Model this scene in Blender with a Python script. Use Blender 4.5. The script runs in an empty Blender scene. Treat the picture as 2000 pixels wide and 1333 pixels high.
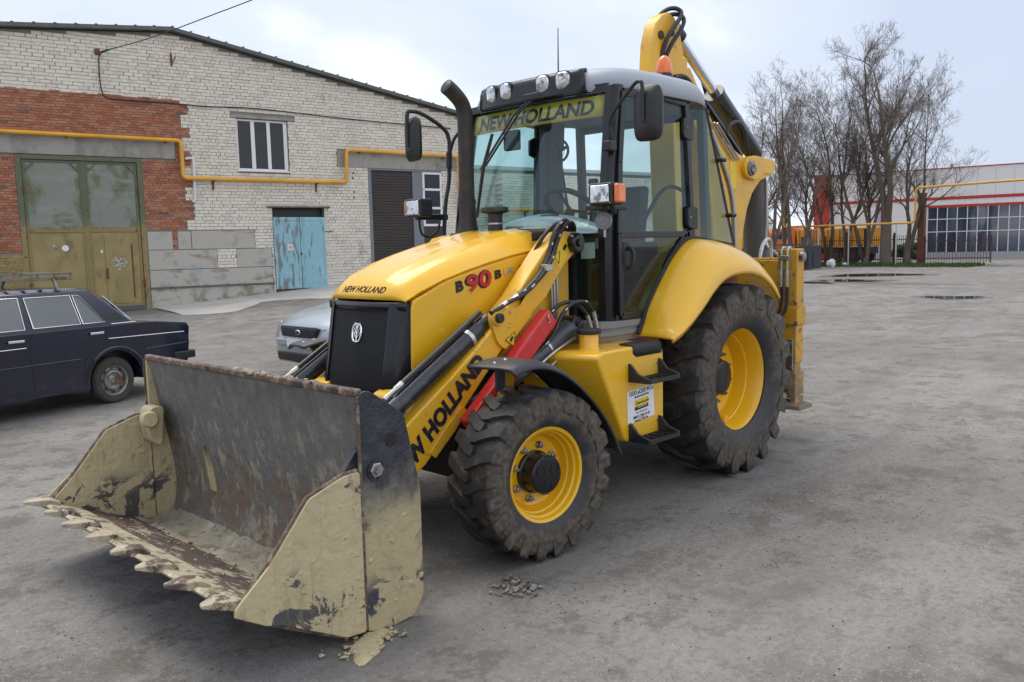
import bpy, bmesh, math, random
from mathutils import Vector, Matrix
from mathutils.bvhtree import BVHTree

random.seed(7)
D2R = math.radians
scene = bpy.context.scene
COL = scene.collection

# ------------------------------------------------------------------ camera
CAM_POS = Vector((5.52, 3.99, 1.685))
_yaw, _pitch, _roll = D2R(223.85), D2R(6.37), D2R(-1.34)
_f = Vector((math.cos(_yaw) * math.cos(_pitch), math.sin(_yaw) * math.cos(_pitch), -math.sin(_pitch)))
_r0 = Vector((math.sin(_yaw), -math.cos(_yaw), 0.0))
_u0 = _r0.cross(_f)
_r = math.cos(_roll) * _r0 + math.sin(_roll) * _u0
_u = -math.sin(_roll) * _r0 + math.cos(_roll) * _u0
cam_data = bpy.data.cameras.new('camera')
cam_data.sensor_width = 36.0
cam_data.lens = 1648.0 * 36.0 / 2000.0
cam_data.clip_start = 0.05
cam_data.clip_end = 2000.0
camera = bpy.data.objects.new('camera', cam_data)
COL.objects.link(camera)
camera.matrix_world = Matrix(((_r.x, _u.x, -_f.x, CAM_POS.x), (_r.y, _u.y, -_f.y, CAM_POS.y),
                              (_r.z, _u.z, -_f.z, CAM_POS.z), (0, 0, 0, 1)))
scene.camera = camera

# ------------------------------------------------------------------ sky, sun, exposure
SUN_AZ, SUN_EL = D2R(262), D2R(66)          # direction the light comes from
world = bpy.data.worlds.new('World')
scene.world = world
world.use_nodes = True
wn, wl = world.node_tree.nodes, world.node_tree.links
wn.clear()
w_out = wn.new('ShaderNodeOutputWorld')
w_bg = wn.new('ShaderNodeBackground'); w_bg.inputs[1].default_value = 0.1
w_sky = wn.new('ShaderNodeTexSky'); w_sky.sky_type = 'NISHITA'; w_sky.sun_disc = False
w_sky.sun_elevation = SUN_EL; w_sky.sun_rotation = math.pi / 2 - SUN_AZ
w_sky.altitude = 50; w_sky.air_density = 1.2; w_sky.dust_density = 2.5
w_tc = wn.new('ShaderNodeTexCoord')
w_sep = wn.new('ShaderNodeSeparateXYZ'); wl.new(w_tc.outputs['Generated'], w_sep.inputs[0])
w_add = wn.new('ShaderNodeMath'); w_add.operation = 'ADD'; w_add.inputs[1].default_value = 0.22
w_abs = wn.new('ShaderNodeMath'); w_abs.operation = 'ABSOLUTE'
wl.new(w_sep.outputs[2], w_abs.inputs[0]); wl.new(w_abs.outputs[0], w_add.inputs[0])
w_div = wn.new('ShaderNodeVectorMath'); w_div.operation = 'DIVIDE'
w_cmb = wn.new('ShaderNodeCombineXYZ')
for i in range(3): wl.new(w_add.outputs[0], w_cmb.inputs[i])
wl.new(w_tc.outputs['Generated'], w_div.inputs[0]); wl.new(w_cmb.outputs[0], w_div.inputs[1])
w_map = wn.new('ShaderNodeMapping'); w_map.inputs['Location'].default_value = (12.4, 3.1, 0.0)
wl.new(w_div.outputs[0], w_map.inputs[0])
w_noise = wn.new('ShaderNodeTexNoise'); w_noise.inputs['Scale'].default_value = 0.5
w_noise.inputs['Detail'].default_value = 6; w_noise.inputs['Roughness'].default_value = 0.52
w_noise.inputs['Distortion'].default_value = 0.35
wl.new(w_map.outputs[0], w_noise.inputs['Vector'])
w_ramp = wn.new('ShaderNodeValToRGB')
e = w_ramp.color_ramp.elements
e[0].position = 0.34; e[0].color = (3.3, 3.72, 4.6, 1)
e[1].position = 0.64; e[1].color = (7.6, 7.6, 7.7, 1)
m_ = e.new(0.49); m_.color = (4.3, 4.65, 5.45, 1)
wl.new(w_noise.outputs[0], w_ramp.inputs[0])
w_mix = wn.new('ShaderNodeMix'); w_mix.data_type = 'RGBA'; w_mix.inputs[0].default_value = 0.92
wl.new(w_sky.outputs[0], w_mix.inputs[6]); wl.new(w_ramp.outputs[0], w_mix.inputs[7])
wl.new(w_mix.outputs[2], w_bg.inputs[0]); wl.new(w_bg.outputs[0], w_out.inputs[0])

sun_data = bpy.data.lights.new('sun', 'SUN')
sun_data.energy = 1.2; sun_data.angle = D2R(40); sun_data.color = (1.0, 0.92, 0.80)
sun = bpy.data.objects.new('sun', sun_data); COL.objects.link(sun)
sun.rotation_euler = Vector((math.cos(SUN_AZ) * math.cos(SUN_EL), math.sin(SUN_AZ) * math.cos(SUN_EL),
                             math.sin(SUN_EL))).to_track_quat('Z', 'Y').to_euler()
scene.view_settings.view_transform = 'Standard'
scene.view_settings.look = 'None'
scene.view_settings.gamma = 1.0
scene.view_settings.exposure = 1.0
scene.render.engine = 'CYCLES'
scene.cycles.use_denoising = True
scene.cycles.max_bounces = 8
scene.cycles.transparent_max_bounces = 16
scene.cycles.caustics_reflective = False
scene.cycles.caustics_refractive = False

# ------------------------------------------------------------------ helpers
class MB:
    """collects geometry that becomes ONE mesh object"""
    def __init__(self): self.V = []; self.F = []
    def add(self, vs, fs):
        n = len(self.V); self.V += [tuple(v) for v in vs]; self.F += [tuple(i + n for i in f) for f in fs]; return self
    def box(self, x0, x1, y0, y1, z0, z1):
        return self.add([(x0,y0,z0),(x1,y0,z0),(x1,y1,z0),(x0,y1,z0),(x0,y0,z1),(x1,y0,z1),(x1,y1,z1),(x0,y1,z1)],
                        [(0,3,2,1),(4,5,6,7),(0,1,5,4),(1,2,6,5),(2,3,7,6),(3,0,4,7)])
    def bar(self, p0, p1, w, h, up=(0,0,1)):
        p0, p1 = Vector(p0), Vector(p1); d = (p1 - p0).normalized(); up = Vector(up)
        s = d.cross(up)
        if s.length < 1e-5: s = d.cross(Vector((1,0,0)))
        s.normalize(); t = s.cross(d).normalized(); vs = []
        for p in (p0, p1):
            for a, b in ((-1,-1),(1,-1),(1,1),(-1,1)): vs.append(p + s*(a*w/2) + t*(b*h/2))
        return self.add(vs, [(0,1,2,3),(7,6,5,4),(0,4,5,1),(1,5,6,2),(2,6,7,3),(3,7,4,0)])
    def prism(self, poly, y0, y1):
        """x-z outline extruded along y"""
        n = len(poly)
        return self.add([(x,y0,z) for x,z in poly] + [(x,y1,z) for x,z in poly],
                        [tuple(range(n)), tuple(range(2*n-1,n-1,-1))] + [(i,i+n,(i+1)%n+n,(i+1)%n) for i in range(n)])
    def prism_z(self, poly, z0, z1):
        n = len(poly)
        return self.add([(x,y,z0) for x,y in poly] + [(x,y,z1) for x,y in poly],
                        [tuple(range(n)), tuple(range(2*n-1,n-1,-1))] + [(i,i+n,(i+1)%n+n,(i+1)%n) for i in range(n)])
    def prism_x(self, poly, x0, x1):
        n = len(poly)
        return self.add([(x0,y,z) for y,z in poly] + [(x1,y,z) for y,z in poly],
                        [tuple(range(n)), tuple(range(2*n-1,n-1,-1))] + [(i,i+n,(i+1)%n+n,(i+1)%n) for i in range(n)])
    def rings(self, rings, caps=True, closed=True):
        n = len(rings[0]); vs = [v for r in rings for v in r]; fs = []
        for k in range(len(rings)-1):
            for i in range(n if closed else n-1):
                j = (i+1) % n
                fs.append((k*n+i, k*n+j, (k+1)*n+j, (k+1)*n+i))
        if caps and closed:
            fs.append(tuple(range(n-1,-1,-1))); fs.append(tuple(range((len(rings)-1)*n, len(rings)*n)))
        return self.add(vs, fs)
    def tube(self, pts, r, n=8, caps=True):
        pts = [Vector(p) for p in pts]; rr = r if isinstance(r, (list, tuple)) else [r]*len(pts)
        t0 = (pts[1]-pts[0]).normalized(); a = Vector((0,0,1)) if abs(t0.z) < .9 else Vector((1,0,0))
        s = t0.cross(a).normalized(); rings = []
        for i, p in enumerate(pts):
            if i == 0: t = pts[1]-pts[0]
            elif i == len(pts)-1: t = pts[-1]-pts[-2]
            else: t = (pts[i+1]-p).normalized() + (p-pts[i-1]).normalized()
            t.normalize(); s = (s - t*s.dot(t)); s.normalize(); u = t.cross(s)
            rings.append([p + (s*math.cos(2*math.pi*k/n) + u*math.sin(2*math.pi*k/n))*rr[i] for k in range(n)])
        return self.rings(rings, caps)
    def cyl(self, p0, p1, r, n=16): return self.tube([p0, p1], r, n)
    def lathe(self, prof, origin=(0,0,0), axis=(0,1,0), n=32, closed=False):
        """prof: (radius, height along axis)"""
        ax = Vector(axis).normalized(); a = Vector((0,0,1)) if abs(ax.z) < .9 else Vector((1,0,0))
        s = ax.cross(a).normalized(); u = ax.cross(s); o = Vector(origin)
        rings = [[o + ax*h + (s*math.cos(2*math.pi*k/n) + u*math.sin(2*math.pi*k/n))*max(r,1e-4) for k in range(n)] for r, h in prof]
        if closed: rings.append(rings[0])
        return self.rings(rings, caps=not closed)
    def sphere(self, c, r, nu=12, nv=8, sc=(1,1,1)):
        c = Vector(c); rings = []
        for j in range(1, nv):
            th = math.pi*j/nv
            rings.append([c + Vector((r*sc[0]*math.sin(th)*math.cos(2*math.pi*i/nu), r*sc[1]*math.sin(th)*math.sin(2*math.pi*i/nu), r*sc[2]*math.cos(th))) for i in range(nu)])
        return self.rings(rings)
    def mirror_y(self): self.V = [(x,-y,z) for x,y,z in self.V]; return self
    def xf(self, M): self.V = [tuple(M @ Vector(v)) for v in self.V]; return self
    def build(self, name, mat, parent=None, bevel=0.0, seg=2, smooth=None, loc=None, kind=None, label=None):
        me = bpy.data.meshes.new(name)
        me.from_pydata(self.V, [], self.F)
        bm = bmesh.new(); bm.from_mesh(me)
        bmesh.ops.recalc_face_normals(bm, faces=bm.faces)
        ang = 0.61 if smooth is None else smooth
        if ang >= 0:
            for f in bm.faces: f.smooth = True
            if not bevel:
                for ed in bm.edges:
                    if len(ed.link_faces) == 2 and ed.calc_face_angle(0) > ang: ed.smooth = False
        bm.to_mesh(me); bm.free()
        if mat is not None: me.materials.append(mat)
        o = bpy.data.objects.new(name, me); COL.objects.link(o)
        if parent is not None: o.parent = parent
        if loc is not None: o.location = loc
        if bevel:
            b = o.modifiers.new('bevel', 'BEVEL'); b.width = bevel; b.segments = seg; b.limit_method = 'ANGLE'
            b.angle_limit = 0.6; b.harden_normals = True
        if kind: o['kind'] = kind
        if label: o['label'] = label
        return o

def empty(name, loc=(0,0,0), rz=0.0, parent=None):
    o = bpy.data.objects.new(name, None); COL.objects.link(o)
    o.location = loc; o.rotation_euler = (0,0,rz); o.empty_display_size = 0.2
    if parent is not None: o.parent = parent
    return o
def tag(o, label, cat, group=None):
    o['label'] = label; o['category'] = cat
    if group: o['group'] = group
    return o
def structure(o): o['kind'] = 'structure'; return o
def copy_tree(o, parent=None):
    c = o.copy(); COL.objects.link(c); c.parent = parent
    for ch in o.children: copy_tree(ch, c)
    return c
def smooth_path(pts, k=6):
    """Catmull-Rom through pts"""
    P = [Vector(p) for p in pts]; P = [2*P[0]-P[1]] + P + [2*P[-1]-P[-2]]; out = []
    for i in range(1, len(P)-2):
        for j in range(k):
            t = j/k; a, b, c, d = P[i-1], P[i], P[i+1], P[i+2]
            out.append(0.5*((2*b) + (c-a)*t + (2*a-5*b+4*c-d)*t*t + (3*b-a-3*c+d)*t*t*t))
    out.append(P[-2]); return out
def round_poly(poly, r, k=4):
    """rounds the corners of a 2-D outline"""
    out = []; n = len(poly)
    for i in range(n):
        p = Vector(poly[i]); a = Vector(poly[i-1]); b = Vector(poly[(i+1) % n])
        rr = min(r, (a-p).length*.45, (b-p).length*.45)
        s = p + (a-p).normalized()*rr; e_ = p + (b-p).normalized()*rr
        for j in range(k+1):
            t = j/k; q = s*(1-t)**2 + p*2*t*(1-t) + e_*t*t; out.append((q.x, q.y))
    return out
def text_part(body, size, origin, xdir, up, mat, parent, name='lettering', shear=0.0, offset=0.0, align='LEFT', xs=1.0, thick=0.0008, width=None, drape=None):
    c = bpy.data.curves.new('t', 'FONT'); c.body = body; c.size = size; c.shear = shear; c.offset = offset
    c.align_x = align; c.extrude = thick; c.resolution_u = 3
    t = bpy.data.objects.new('t', c); COL.objects.link(t)
    bpy.context.view_layer.update()
    me = bpy.data.meshes.new_from_object(t.evaluated_get(bpy.context.evaluated_depsgraph_get()))
    bpy.data.objects.remove(t); bpy.data.curves.remove(c)
    if width: vx = [v.co.x for v in me.vertices]; xs = width/(max(vx)-min(vx))
    x = Vector(xdir).normalized(); u = Vector(up); u = (u - x*u.dot(x)).normalized(); nrm = x.cross(u)
    M = Matrix(((x.x*xs,u.x,nrm.x,origin[0]),(x.y*xs,u.y,nrm.y,origin[1]),(x.z*xs,u.z,nrm.z,origin[2]),(0,0,0,1)))
    me.transform(M)
    if drape:
        tgt, dv, lift = drape; dv = Vector(dv).normalized(); tb = BVHTree.FromPolygons([v.co for v in tgt.data.vertices], [p.vertices for p in tgt.data.polygons])
        for v in me.vertices:
            h, nn_, ix, ds = tb.ray_cast(v.co, dv)
            if h: v.co = h - dv*lift
    me.materials.clear(); me.materials.append(mat)
    o = bpy.data.objects.new(name, me); COL.objects.link(o); o.parent = parent
    return o

# ------------------------------------------------------------------ materials
def new_mat(name):
    m = bpy.data.materials.new(name); m.use_nodes = True
    nt = m.node_tree; b = nt.nodes['Principled BSDF']; return m, nt, b
def pmat(name, base, rough=.5, metal=0.0, spec=.5, coat=0.0, layers=(), bump=None, vary=0.0, emit=None, rvar=0.0, island=0.0, mottle=None):
    """layers: dicts(col, scale, lo, hi, detail, stretch, z=(full,none), rough)"""
    m, nt, b = new_mat(name); N, L = nt.nodes, nt.links
    tc = N.new('ShaderNodeTexCoord'); co = tc.outputs['Object']
    def noise(scale, detail=5, stretch=None, off=0.0, dist=0.0, rough_=.55):
        mp = N.new('ShaderNodeMapping'); L.new(co, mp.inputs[0])
        mp.inputs['Scale'].default_value = stretch or (1,1,1); mp.inputs['Location'].default_value = (off*1.7, off*.9, off*.4)
        nz = N.new('ShaderNodeTexNoise'); nz.inputs['Scale'].default_value = scale; nz.inputs['Detail'].default_value = detail
        nz.inputs['Distortion'].default_value = dist; nz.inputs['Roughness'].default_value = rough_
        L.new(mp.outputs[0], nz.inputs['Vector']); return nz.outputs[0]
    def rng(sock, lo, hi, a=0.0, c=1.0):
        r = N.new('ShaderNodeMapRange'); r.interpolation_type = 'SMOOTHSTEP'
        r.inputs[1].default_value = lo; r.inputs[2].default_value = hi; r.inputs[3].default_value = a; r.inputs[4].default_value = c
        L.new(sock, r.inputs[0]); return r.outputs[0]
    def mix(f, a, c):
        x = N.new('ShaderNodeMix'); x.data_type = 'RGBA'
        if isinstance(f, float): x.inputs[0].default_value = f
        else: L.new(f, x.inputs[0])
        for s, v in ((6,a),(7,c)):
            if isinstance(v, tuple): x.inputs[s].default_value = (v[0],v[1],v[2],1)
            else: L.new(v, x.inputs[s])
        return x.outputs[2]
    def mul(a, c):
        x = N.new('ShaderNodeMath'); x.operation = 'MULTIPLY'; x.use_clamp = True
        for s, v in ((0,a),(1,c)):
            if isinstance(v, (int,float)): x.inputs[s].default_value = v
            else: L.new(v, x.inputs[s])
        return x.outputs[0]
    col = tuple(base)
    if vary:
        col = mix(rng(noise(vary if vary > 1 else 3.0), .3, .7), tuple(c*.86 for c in base), tuple(min(1,c*1.1) for c in base))
    if island:
        g = N.new('ShaderNodeNewGeometry'); oi = N.new('ShaderNodeObjectInfo')
        a = N.new('ShaderNodeMath'); a.operation = 'ADD'; L.new(g.outputs['Random Per Island'], a.inputs[0]); L.new(oi.outputs['Random'], a.inputs[1])
        fr = N.new('ShaderNodeMath'); fr.operation = 'FRACT'; L.new(a.outputs[0], fr.inputs[0])
        if mottle:
            rp = N.new('ShaderNodeValToRGB'); rp.color_ramp.interpolation = 'LINEAR'; el = rp.color_ramp.elements
            el[0].position = 0; el[0].color = (*mottle[0][1],1); el[1].position = 1; el[1].color = (*mottle[-1][1],1)
            for p, c in mottle[1:-1]: q = el.new(p); q.color = (*c,1)
            L.new(fr.outputs[0], rp.inputs[0]); col = mix(island, col, rp.outputs[0])
        else:
            col = mix(fr.outputs[0], tuple(c*(1-island) for c in base), tuple(min(1,c*(1+island)) for c in base))
    ro = rough
    if rvar:
        ro = rng(noise(5.0, 4, off=3.1), .3, .7, rough-rvar, rough+rvar)
    for i, ly in enumerate(layers):
        f = rng(noise(ly.get('scale',4.0), ly.get('detail',6), ly.get('stretch'), off=ly.get('off',i*3.3+1), dist=ly.get('dist',0.0), rough_=ly.get('nr',.6)), ly.get('lo',.5), ly.get('hi',.6))
        if 'z' in ly or 'x' in ly or 'y' in ly:
            sp = N.new('ShaderNodeSeparateXYZ'); L.new(co, sp.inputs[0])
            for ax, k in (('x',0),('y',1),('z',2)):
                if ax in ly:
                    a = N.new('ShaderNodeMath'); a.operation = 'ADD'
                    nz = rng(noise(6.0, 4, off=9.0), 0, 1, -ly.get('zj',.12), ly.get('zj',.12))
                    L.new(sp.outputs[k], a.inputs[0]); L.new(nz, a.inputs[1])
                    g = rng(a.outputs[0], ly[ax][0], ly[ax][1], 1.0, 0.0) if ly[ax][0] < ly[ax][1] else rng(a.outputs[0], ly[ax][1], ly[ax][0], 0.0, 1.0)
                    if ly.get('add'):
                        # band raises the coverage of the noise instead of gating it
                        s_ = N.new('ShaderNodeMath'); s_.operation = 'MAXIMUM'; L.new(f, s_.inputs[0]); L.new(g, s_.inputs[1]); f = s_.outputs[0]
                    else: f = mul(f, g)
        f = mul(f, ly.get('amt', 1.0))
        col = mix(f, col, tuple(ly['col']))
        if 'rough' in ly:
            x = N.new('ShaderNodeMix'); x.data_type = 'FLOAT'; L.new(f, x.inputs[0])
            if isinstance(ro, float): x.inputs[2].default_value = ro
            else: L.new(ro, x.inputs[2])
            x.inputs[3].default_value = ly['rough']; ro = x.outputs[0]
    if isinstance(col, tuple): b.inputs['Base Color'].default_value = (*col[:3], 1)
    else: L.new(col, b.inputs['Base Color'])
    if isinstance(ro, float) or isinstance(ro, int): b.inputs['Roughness'].default_value = ro
    else: L.new(ro, b.inputs['Roughness'])
    b.inputs['Metallic'].default_value = metal
    b.inputs['Specular IOR Level'].default_value = spec
    b.inputs['Coat Weight'].default_value = coat; b.inputs['Coat Roughness'].default_value = .06
    if emit: b.inputs['Emission Color'].default_value = (*emit[:3],1); b.inputs['Emission Strength'].default_value = emit[3]
    if bump:
        prev = None
        for sc_, st_, *rest in (bump if isinstance(bump, list) else [bump]):
            bp = N.new('ShaderNodeBump'); bp.inputs['Strength'].default_value = st_; bp.inputs['Distance'].default_value = rest[0] if rest else .02
            L.new(noise(sc_, 6, rest[1] if len(rest) > 1 else None), bp.inputs['Height'])
            if prev is not None: L.new(prev, bp.inputs['Normal'])
            prev = bp.outputs[0]
        L.new(prev, b.inputs['Normal'])
    return m
def glass_mat(name, tint, refl=1.0, dirt=0.0):
    m, nt, b = new_mat(name); N, L = nt.nodes, nt.links
    N.remove(b); out = N['Material Output']
    tr = N.new('ShaderNodeBsdfTransparent'); tr.inputs[0].default_value = (*tint,1)
    gl = N.new('ShaderNodeBsdfGlossy'); gl.inputs[1].default_value = .015; gl.inputs[0].default_value = (.95,.98,1,1)
    fr = N.new('ShaderNodeLayerWeight'); fr.inputs[0].default_value = .5
    pw = N.new('ShaderNodeMath'); pw.operation = 'POWER'; pw.inputs[1].default_value = 5.0; L.new(fr.outputs['Facing'], pw.inputs[0])
    k = N.new('ShaderNodeMath'); k.operation = 'MULTIPLY_ADD'; k.inputs[1].default_value = .9*refl; k.inputs[2].default_value = .035*refl; k.use_clamp = True
    L.new(pw.outputs[0], k.inputs[0])
    mx = N.new('ShaderNodeMixShader'); L.new(k.outputs[0], mx.inputs[0]); L.new(tr.outputs[0], mx.inputs[1]); L.new(gl.outputs[0], mx.inputs[2])
    last = mx
    if dirt:
        df = N.new('ShaderNodeBsdfDiffuse'); df.inputs[0].default_value = (.45,.43,.38,1)
        nz = N.new('ShaderNodeTexNoise'); nz.inputs['Scale'].default_value = 4
        mr = N.new('ShaderNodeMapRange'); mr.inputs[1].default_value = .35; mr.inputs[2].default_value = .8; mr.inputs[4].default_value = dirt
        L.new(nz.outputs[0], mr.inputs[0])
        m2 = N.new('ShaderNodeMixShader'); L.new(mr.outputs[0], m2.inputs[0]); L.new(mx.outputs[0], m2.inputs[1]); L.new(df.outputs[0], m2.inputs[2]); last = m2
    L.new(last.outputs[0], out.inputs[0]); return m

DUST = (.33,.29,.23); CLAY = (.50,.425,.255); MUD = (.15,.115,.08)
M = {}
M['yellow'] = pmat('yellow_paint', (.84,.47,.016), .30, coat=.45, rvar=.06, layers=[dict(col=(.62,.40,.12), scale=2.2, lo=.5, hi=.8, amt=.35, rough=.55), dict(col=DUST, scale=38, lo=.66, hi=.76, amt=.4, rough=.8), dict(col=(.36,.27,.13), scale=55, lo=.57, hi=.66, z=(.75,1.25), amt=.55, rough=.9), dict(col=(.55,.40,.17), scale=1.3, lo=.50, hi=.72, amt=.25, rough=.6)])
M['yellow_dirty'] = pmat('dusty_yellow_paint', (.80,.44,.018), .38, coat=.2, rvar=.08, layers=[dict(col=(.50,.34,.12), scale=3.5, lo=.42, hi=.72, amt=.55, rough=.7), dict(col=(.17,.12,.07), scale=24, lo=.63, hi=.7, amt=.8, rough=.9), dict(col=(.30,.22,.12), scale=9, lo=.58, hi=.72, amt=.5, stretch=(1,1,.35), rough=.9)])
M['yellow_muddy'] = pmat('muddy_yellow_paint', (.66,.34,.02), .5, layers=[dict(col=(.42,.30,.12), scale=4, lo=.4, hi=.65, amt=.7, rough=.8), dict(col=(.10,.075,.05), scale=16, lo=.56, hi=.66, amt=.85, rough=.9), dict(col=(.24,.19,.12), scale=7, lo=.35, hi=.55, z=(.55,.75), rough=.95)])
M['rim'] = pmat('yellow_rim_paint', (.82,.46,.010), .34, coat=.3, rvar=.06, layers=[dict(col=(.5,.36,.14), scale=5, lo=.55, hi=.8, amt=.4, rough=.7)])
M['red'] = pmat('red_paint', (.60,.018,.028), .36, coat=.25, layers=[dict(col=(.42,.16,.14), scale=7, lo=.5, hi=.75, amt=.55, rough=.75)])
M['black_plastic'] = pmat('black_plastic', (.018,.019,.022), .42, layers=[dict(col=(.11,.105,.095), scale=5, lo=.5, hi=.8, amt=.4, rough=.7)])
M['black_gloss'] = pmat('black_gloss_paint', (.009,.010,.013), .26, spec=.4, coat=.15, layers=[dict(col=(.07,.065,.06), scale=6, lo=.55, hi=.85, amt=.25, rough=.6)])
M['fender_black'] = pmat('fender_plastic', (.032,.034,.040), .48, layers=[dict(col=(.16,.15,.13), scale=6, lo=.5, hi=.75, amt=.4, rough=.8)])
M['rubber'] = pmat('rubber', (.022,.022,.024), .7)
M['hose'] = pmat('hose_rubber', (.020,.020,.022), .45)
M['cyl_black'] = pmat('cylinder_paint', (.022,.024,.032), .27, coat=.3, layers=[dict(col=(.14,.13,.11), scale=9, lo=.55, hi=.75, amt=.5, rough=.7)])
M['cyl_grey'] = pmat('cylinder_grey_paint', (.055,.062,.078), .4, layers=[dict(col=(.16,.15,.13), scale=9, lo=.5, hi=.75, amt=.5, rough=.7)])
M['cyl_worn'] = pmat('worn_cylinder', (.075,.075,.077), .7, layers=[dict(col=(.19,.18,.165), scale=6, lo=.42, hi=.72, stretch=(1,1,.12), rough=.9, amt=.8)])
M['chrome'] = pmat('chrome', (.75,.77,.80), .12, 1.0)
M['steel'] = pmat('zinc_steel', (.52,.52,.50), .36, .9, layers=[dict(col=(.25,.2,.14), scale=14, lo=.55, hi=.7, amt=.5, rough=.8)])
M['bolt'] = pmat('bolt_steel', (.35,.34,.33), .42, .8, layers=[dict(col=(.12,.09,.06), scale=20, lo=.5, hi=.65, rough=.85)])
M['grey_plastic'] = pmat('grey_cab_plastic', (.33,.365,.42), .46, layers=[dict(col=(.34,.33,.31), scale=4, lo=.5, hi=.8, amt=.35, rough=.6)])
M['plinth'] = pmat('plinth_grey', (.24,.245,.255), .5, layers=[dict(col=(.20,.18,.15), scale=6, lo=.5, hi=.75, amt=.5, rough=.7)])
M['exhaust'] = pmat('exhaust_metal', (.035,.033,.033), .55, .3, layers=[dict(col=(.13,.10,.08), scale=6, lo=.45, hi=.75, amt=.6, rough=.8)])
M['glass'] = glass_mat('green_tint_glass', (.87,.955,.95), 1.0, .0)
M['glass_side'] = glass_mat('side_glass', (.68,.80,.78), 1.0, .006)
M['glass_low'] = glass_mat('lower_dark_glass', (.66,.75,.72), 1.0, .01)
M['lens'] = pmat('clear_lens', (.62,.64,.66), .14, .9, coat=.5, layers=[dict(col=(.16,.165,.17), scale=11, lo=.50, hi=.62), dict(col=(.85,.86,.88), scale=17, lo=.56, hi=.66)], bump=[(9,.35,.012),(40,.15,.004,(1,.3,.05))])
M['orange_lens'] = pmat('orange_lens', (.85,.17,.012), .12, coat=.8, vary=30)
M['reflector'] = pmat('reflector', (.8,.8,.8), .14, .9)
M['white'] = pmat('white_paper', (.78,.78,.80), .45)
M['decal_dark'] = pmat('decal_dark', (.016,.020,.032), .35, layers=[dict(col=(.20,.155,.05), scale=30, lo=.56, hi=.68, amt=.5)])
M['decal_black'] = pmat('decal_black', (.012,.012,.014), .4)
M['decal_red'] = pmat('decal_red', (.55,.008,.016), .3, coat=.3)
M['decal_silver'] = pmat('decal_silver', (.42,.43,.45), .35, .3)
M['decal_orange'] = pmat('decal_orange', (.80,.25,.012), .4)
M['decal_yellow'] = pmat('decal_yellow', (.80,.56,.02), .4)
M['banner'] = pmat('banner_film', (.72,.46,.04), .5)
M['interior'] = pmat('cab_interior', (.022,.023,.025), .7, vary=4)
M['interior_grey'] = pmat('cab_interior_grey', (.085,.09,.095), .6)
M['mesh_black'] = pmat('grille_black', (.010,.010,.012), .5)
M['radiator'] = pmat('radiator', (.030,.027,.022), .7, vary=6)
M['rust'] = pmat('rusty_iron', (.16,.055,.03), .8, vary=4, layers=[dict(col=(.07,.035,.025), scale=5, lo=.5, hi=.7)])
M['green_cloth'] = pmat('green_cloth', (.12,.30,.06), .9)

M['bucket'] = pmat('bucket_steel', (.155,.153,.148), .55, .2, rvar=.1, layers=[
    dict(col=(.085,.086,.090), scale=6, lo=.44, hi=.64, z=(1.1,.75), zj=.2, amt=.8, rough=.5, nr=.7),
    dict(col=(.25,.24,.22), scale=16, lo=.48, hi=.66, stretch=(1,1,.45), amt=.7, rough=.7, nr=.75),
    dict(col=(.185,.125,.080), scale=6, lo=.42, hi=.60, z=(.44,.66), zj=.16, amt=.85, rough=.9, nr=.75),
    dict(col=(.075,.060,.050), scale=17, lo=.55, hi=.66, z=(.50,.72), zj=.16, amt=.8, rough=.9, nr=.75),
    dict(col=(.20,.11,.06), scale=8, lo=.62, hi=.70, amt=.6, rough=.9, nr=.7),
    dict(col=(.36,.325,.235), scale=12, lo=.52, hi=.62, z=(.66,.98), zj=.18, amt=.8, rough=.95, stretch=(1,1,.55), nr=.75),
    dict(col=(.38,.345,.26), scale=60, lo=.60, hi=.72, amt=.6, rough=.95, stretch=(1,1,.22), nr=.75),
    ], bump=[(12,.5,.014),(70,.45,.005)])
M['bucket_side'] = pmat('clay_smeared_steel', (.034,.038,.050), .40, .3, layers=[
    dict(col=(.10,.105,.115), scale=9, lo=.45, hi=.75, amt=.5, rough=.6),
    dict(col=(.20,.19,.16), scale=14, lo=.35, hi=.55, z=(.55,.85), zj=.12, amt=.8, rough=.8, stretch=(1,1,.5)),
    dict(col=CLAY, scale=5, lo=.30, hi=.46, z=(.42,.68), rough=.95, zj=.10, dist=.4, nr=.7),
    dict(col=(.055,.060,.072), scale=6, lo=.54, hi=.58, z=(.16,.34), zj=.08, rough=.6, dist=.5),
    dict(col=(.40,.34,.20), scale=22, lo=.52, hi=.64, z=(.42,.68), amt=.5, rough=.95),
    ], bump=[(6,.8,.02),(32,.7,.010)])
M['bucket_front'] = pmat('clay_caked_steel', (.50,.425,.255), .95, layers=[
    dict(col=(.40,.335,.195), scale=7, lo=.46, hi=.66, amt=.75, nr=.7), dict(col=(.52,.46,.31), scale=16, lo=.55, hi=.68, amt=.6, nr=.7), dict(col=(.20,.18,.14), scale=13, lo=.60, hi=.68, amt=.6, stretch=(1,1,.5), nr=.75),
    dict(col=(.078,.077,.076), scale=4.6, lo=.535, hi=.565, z=(.30,.46), zj=.12, rough=.6, dist=.7, nr=.65),
    dict(col=(.075,.078,.086), scale=9, lo=.655, hi=.685, rough=.6, dist=.5),
    dict(col=(.13,.12,.11), scale=20, lo=.60, hi=.70, z=(.95,.55), amt=.7, stretch=(1,1,.3)), dict(col=(.27,.225,.14), scale=36, lo=.54, hi=.66, amt=.55, stretch=(1,1,.12), nr=.75), dict(col=(.60,.53,.37), scale=24, lo=.60, hi=.70, amt=.5, stretch=(.3,1,1)),
    ], bump=[(5,.7,.025),(26,.8,.010)])
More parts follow.
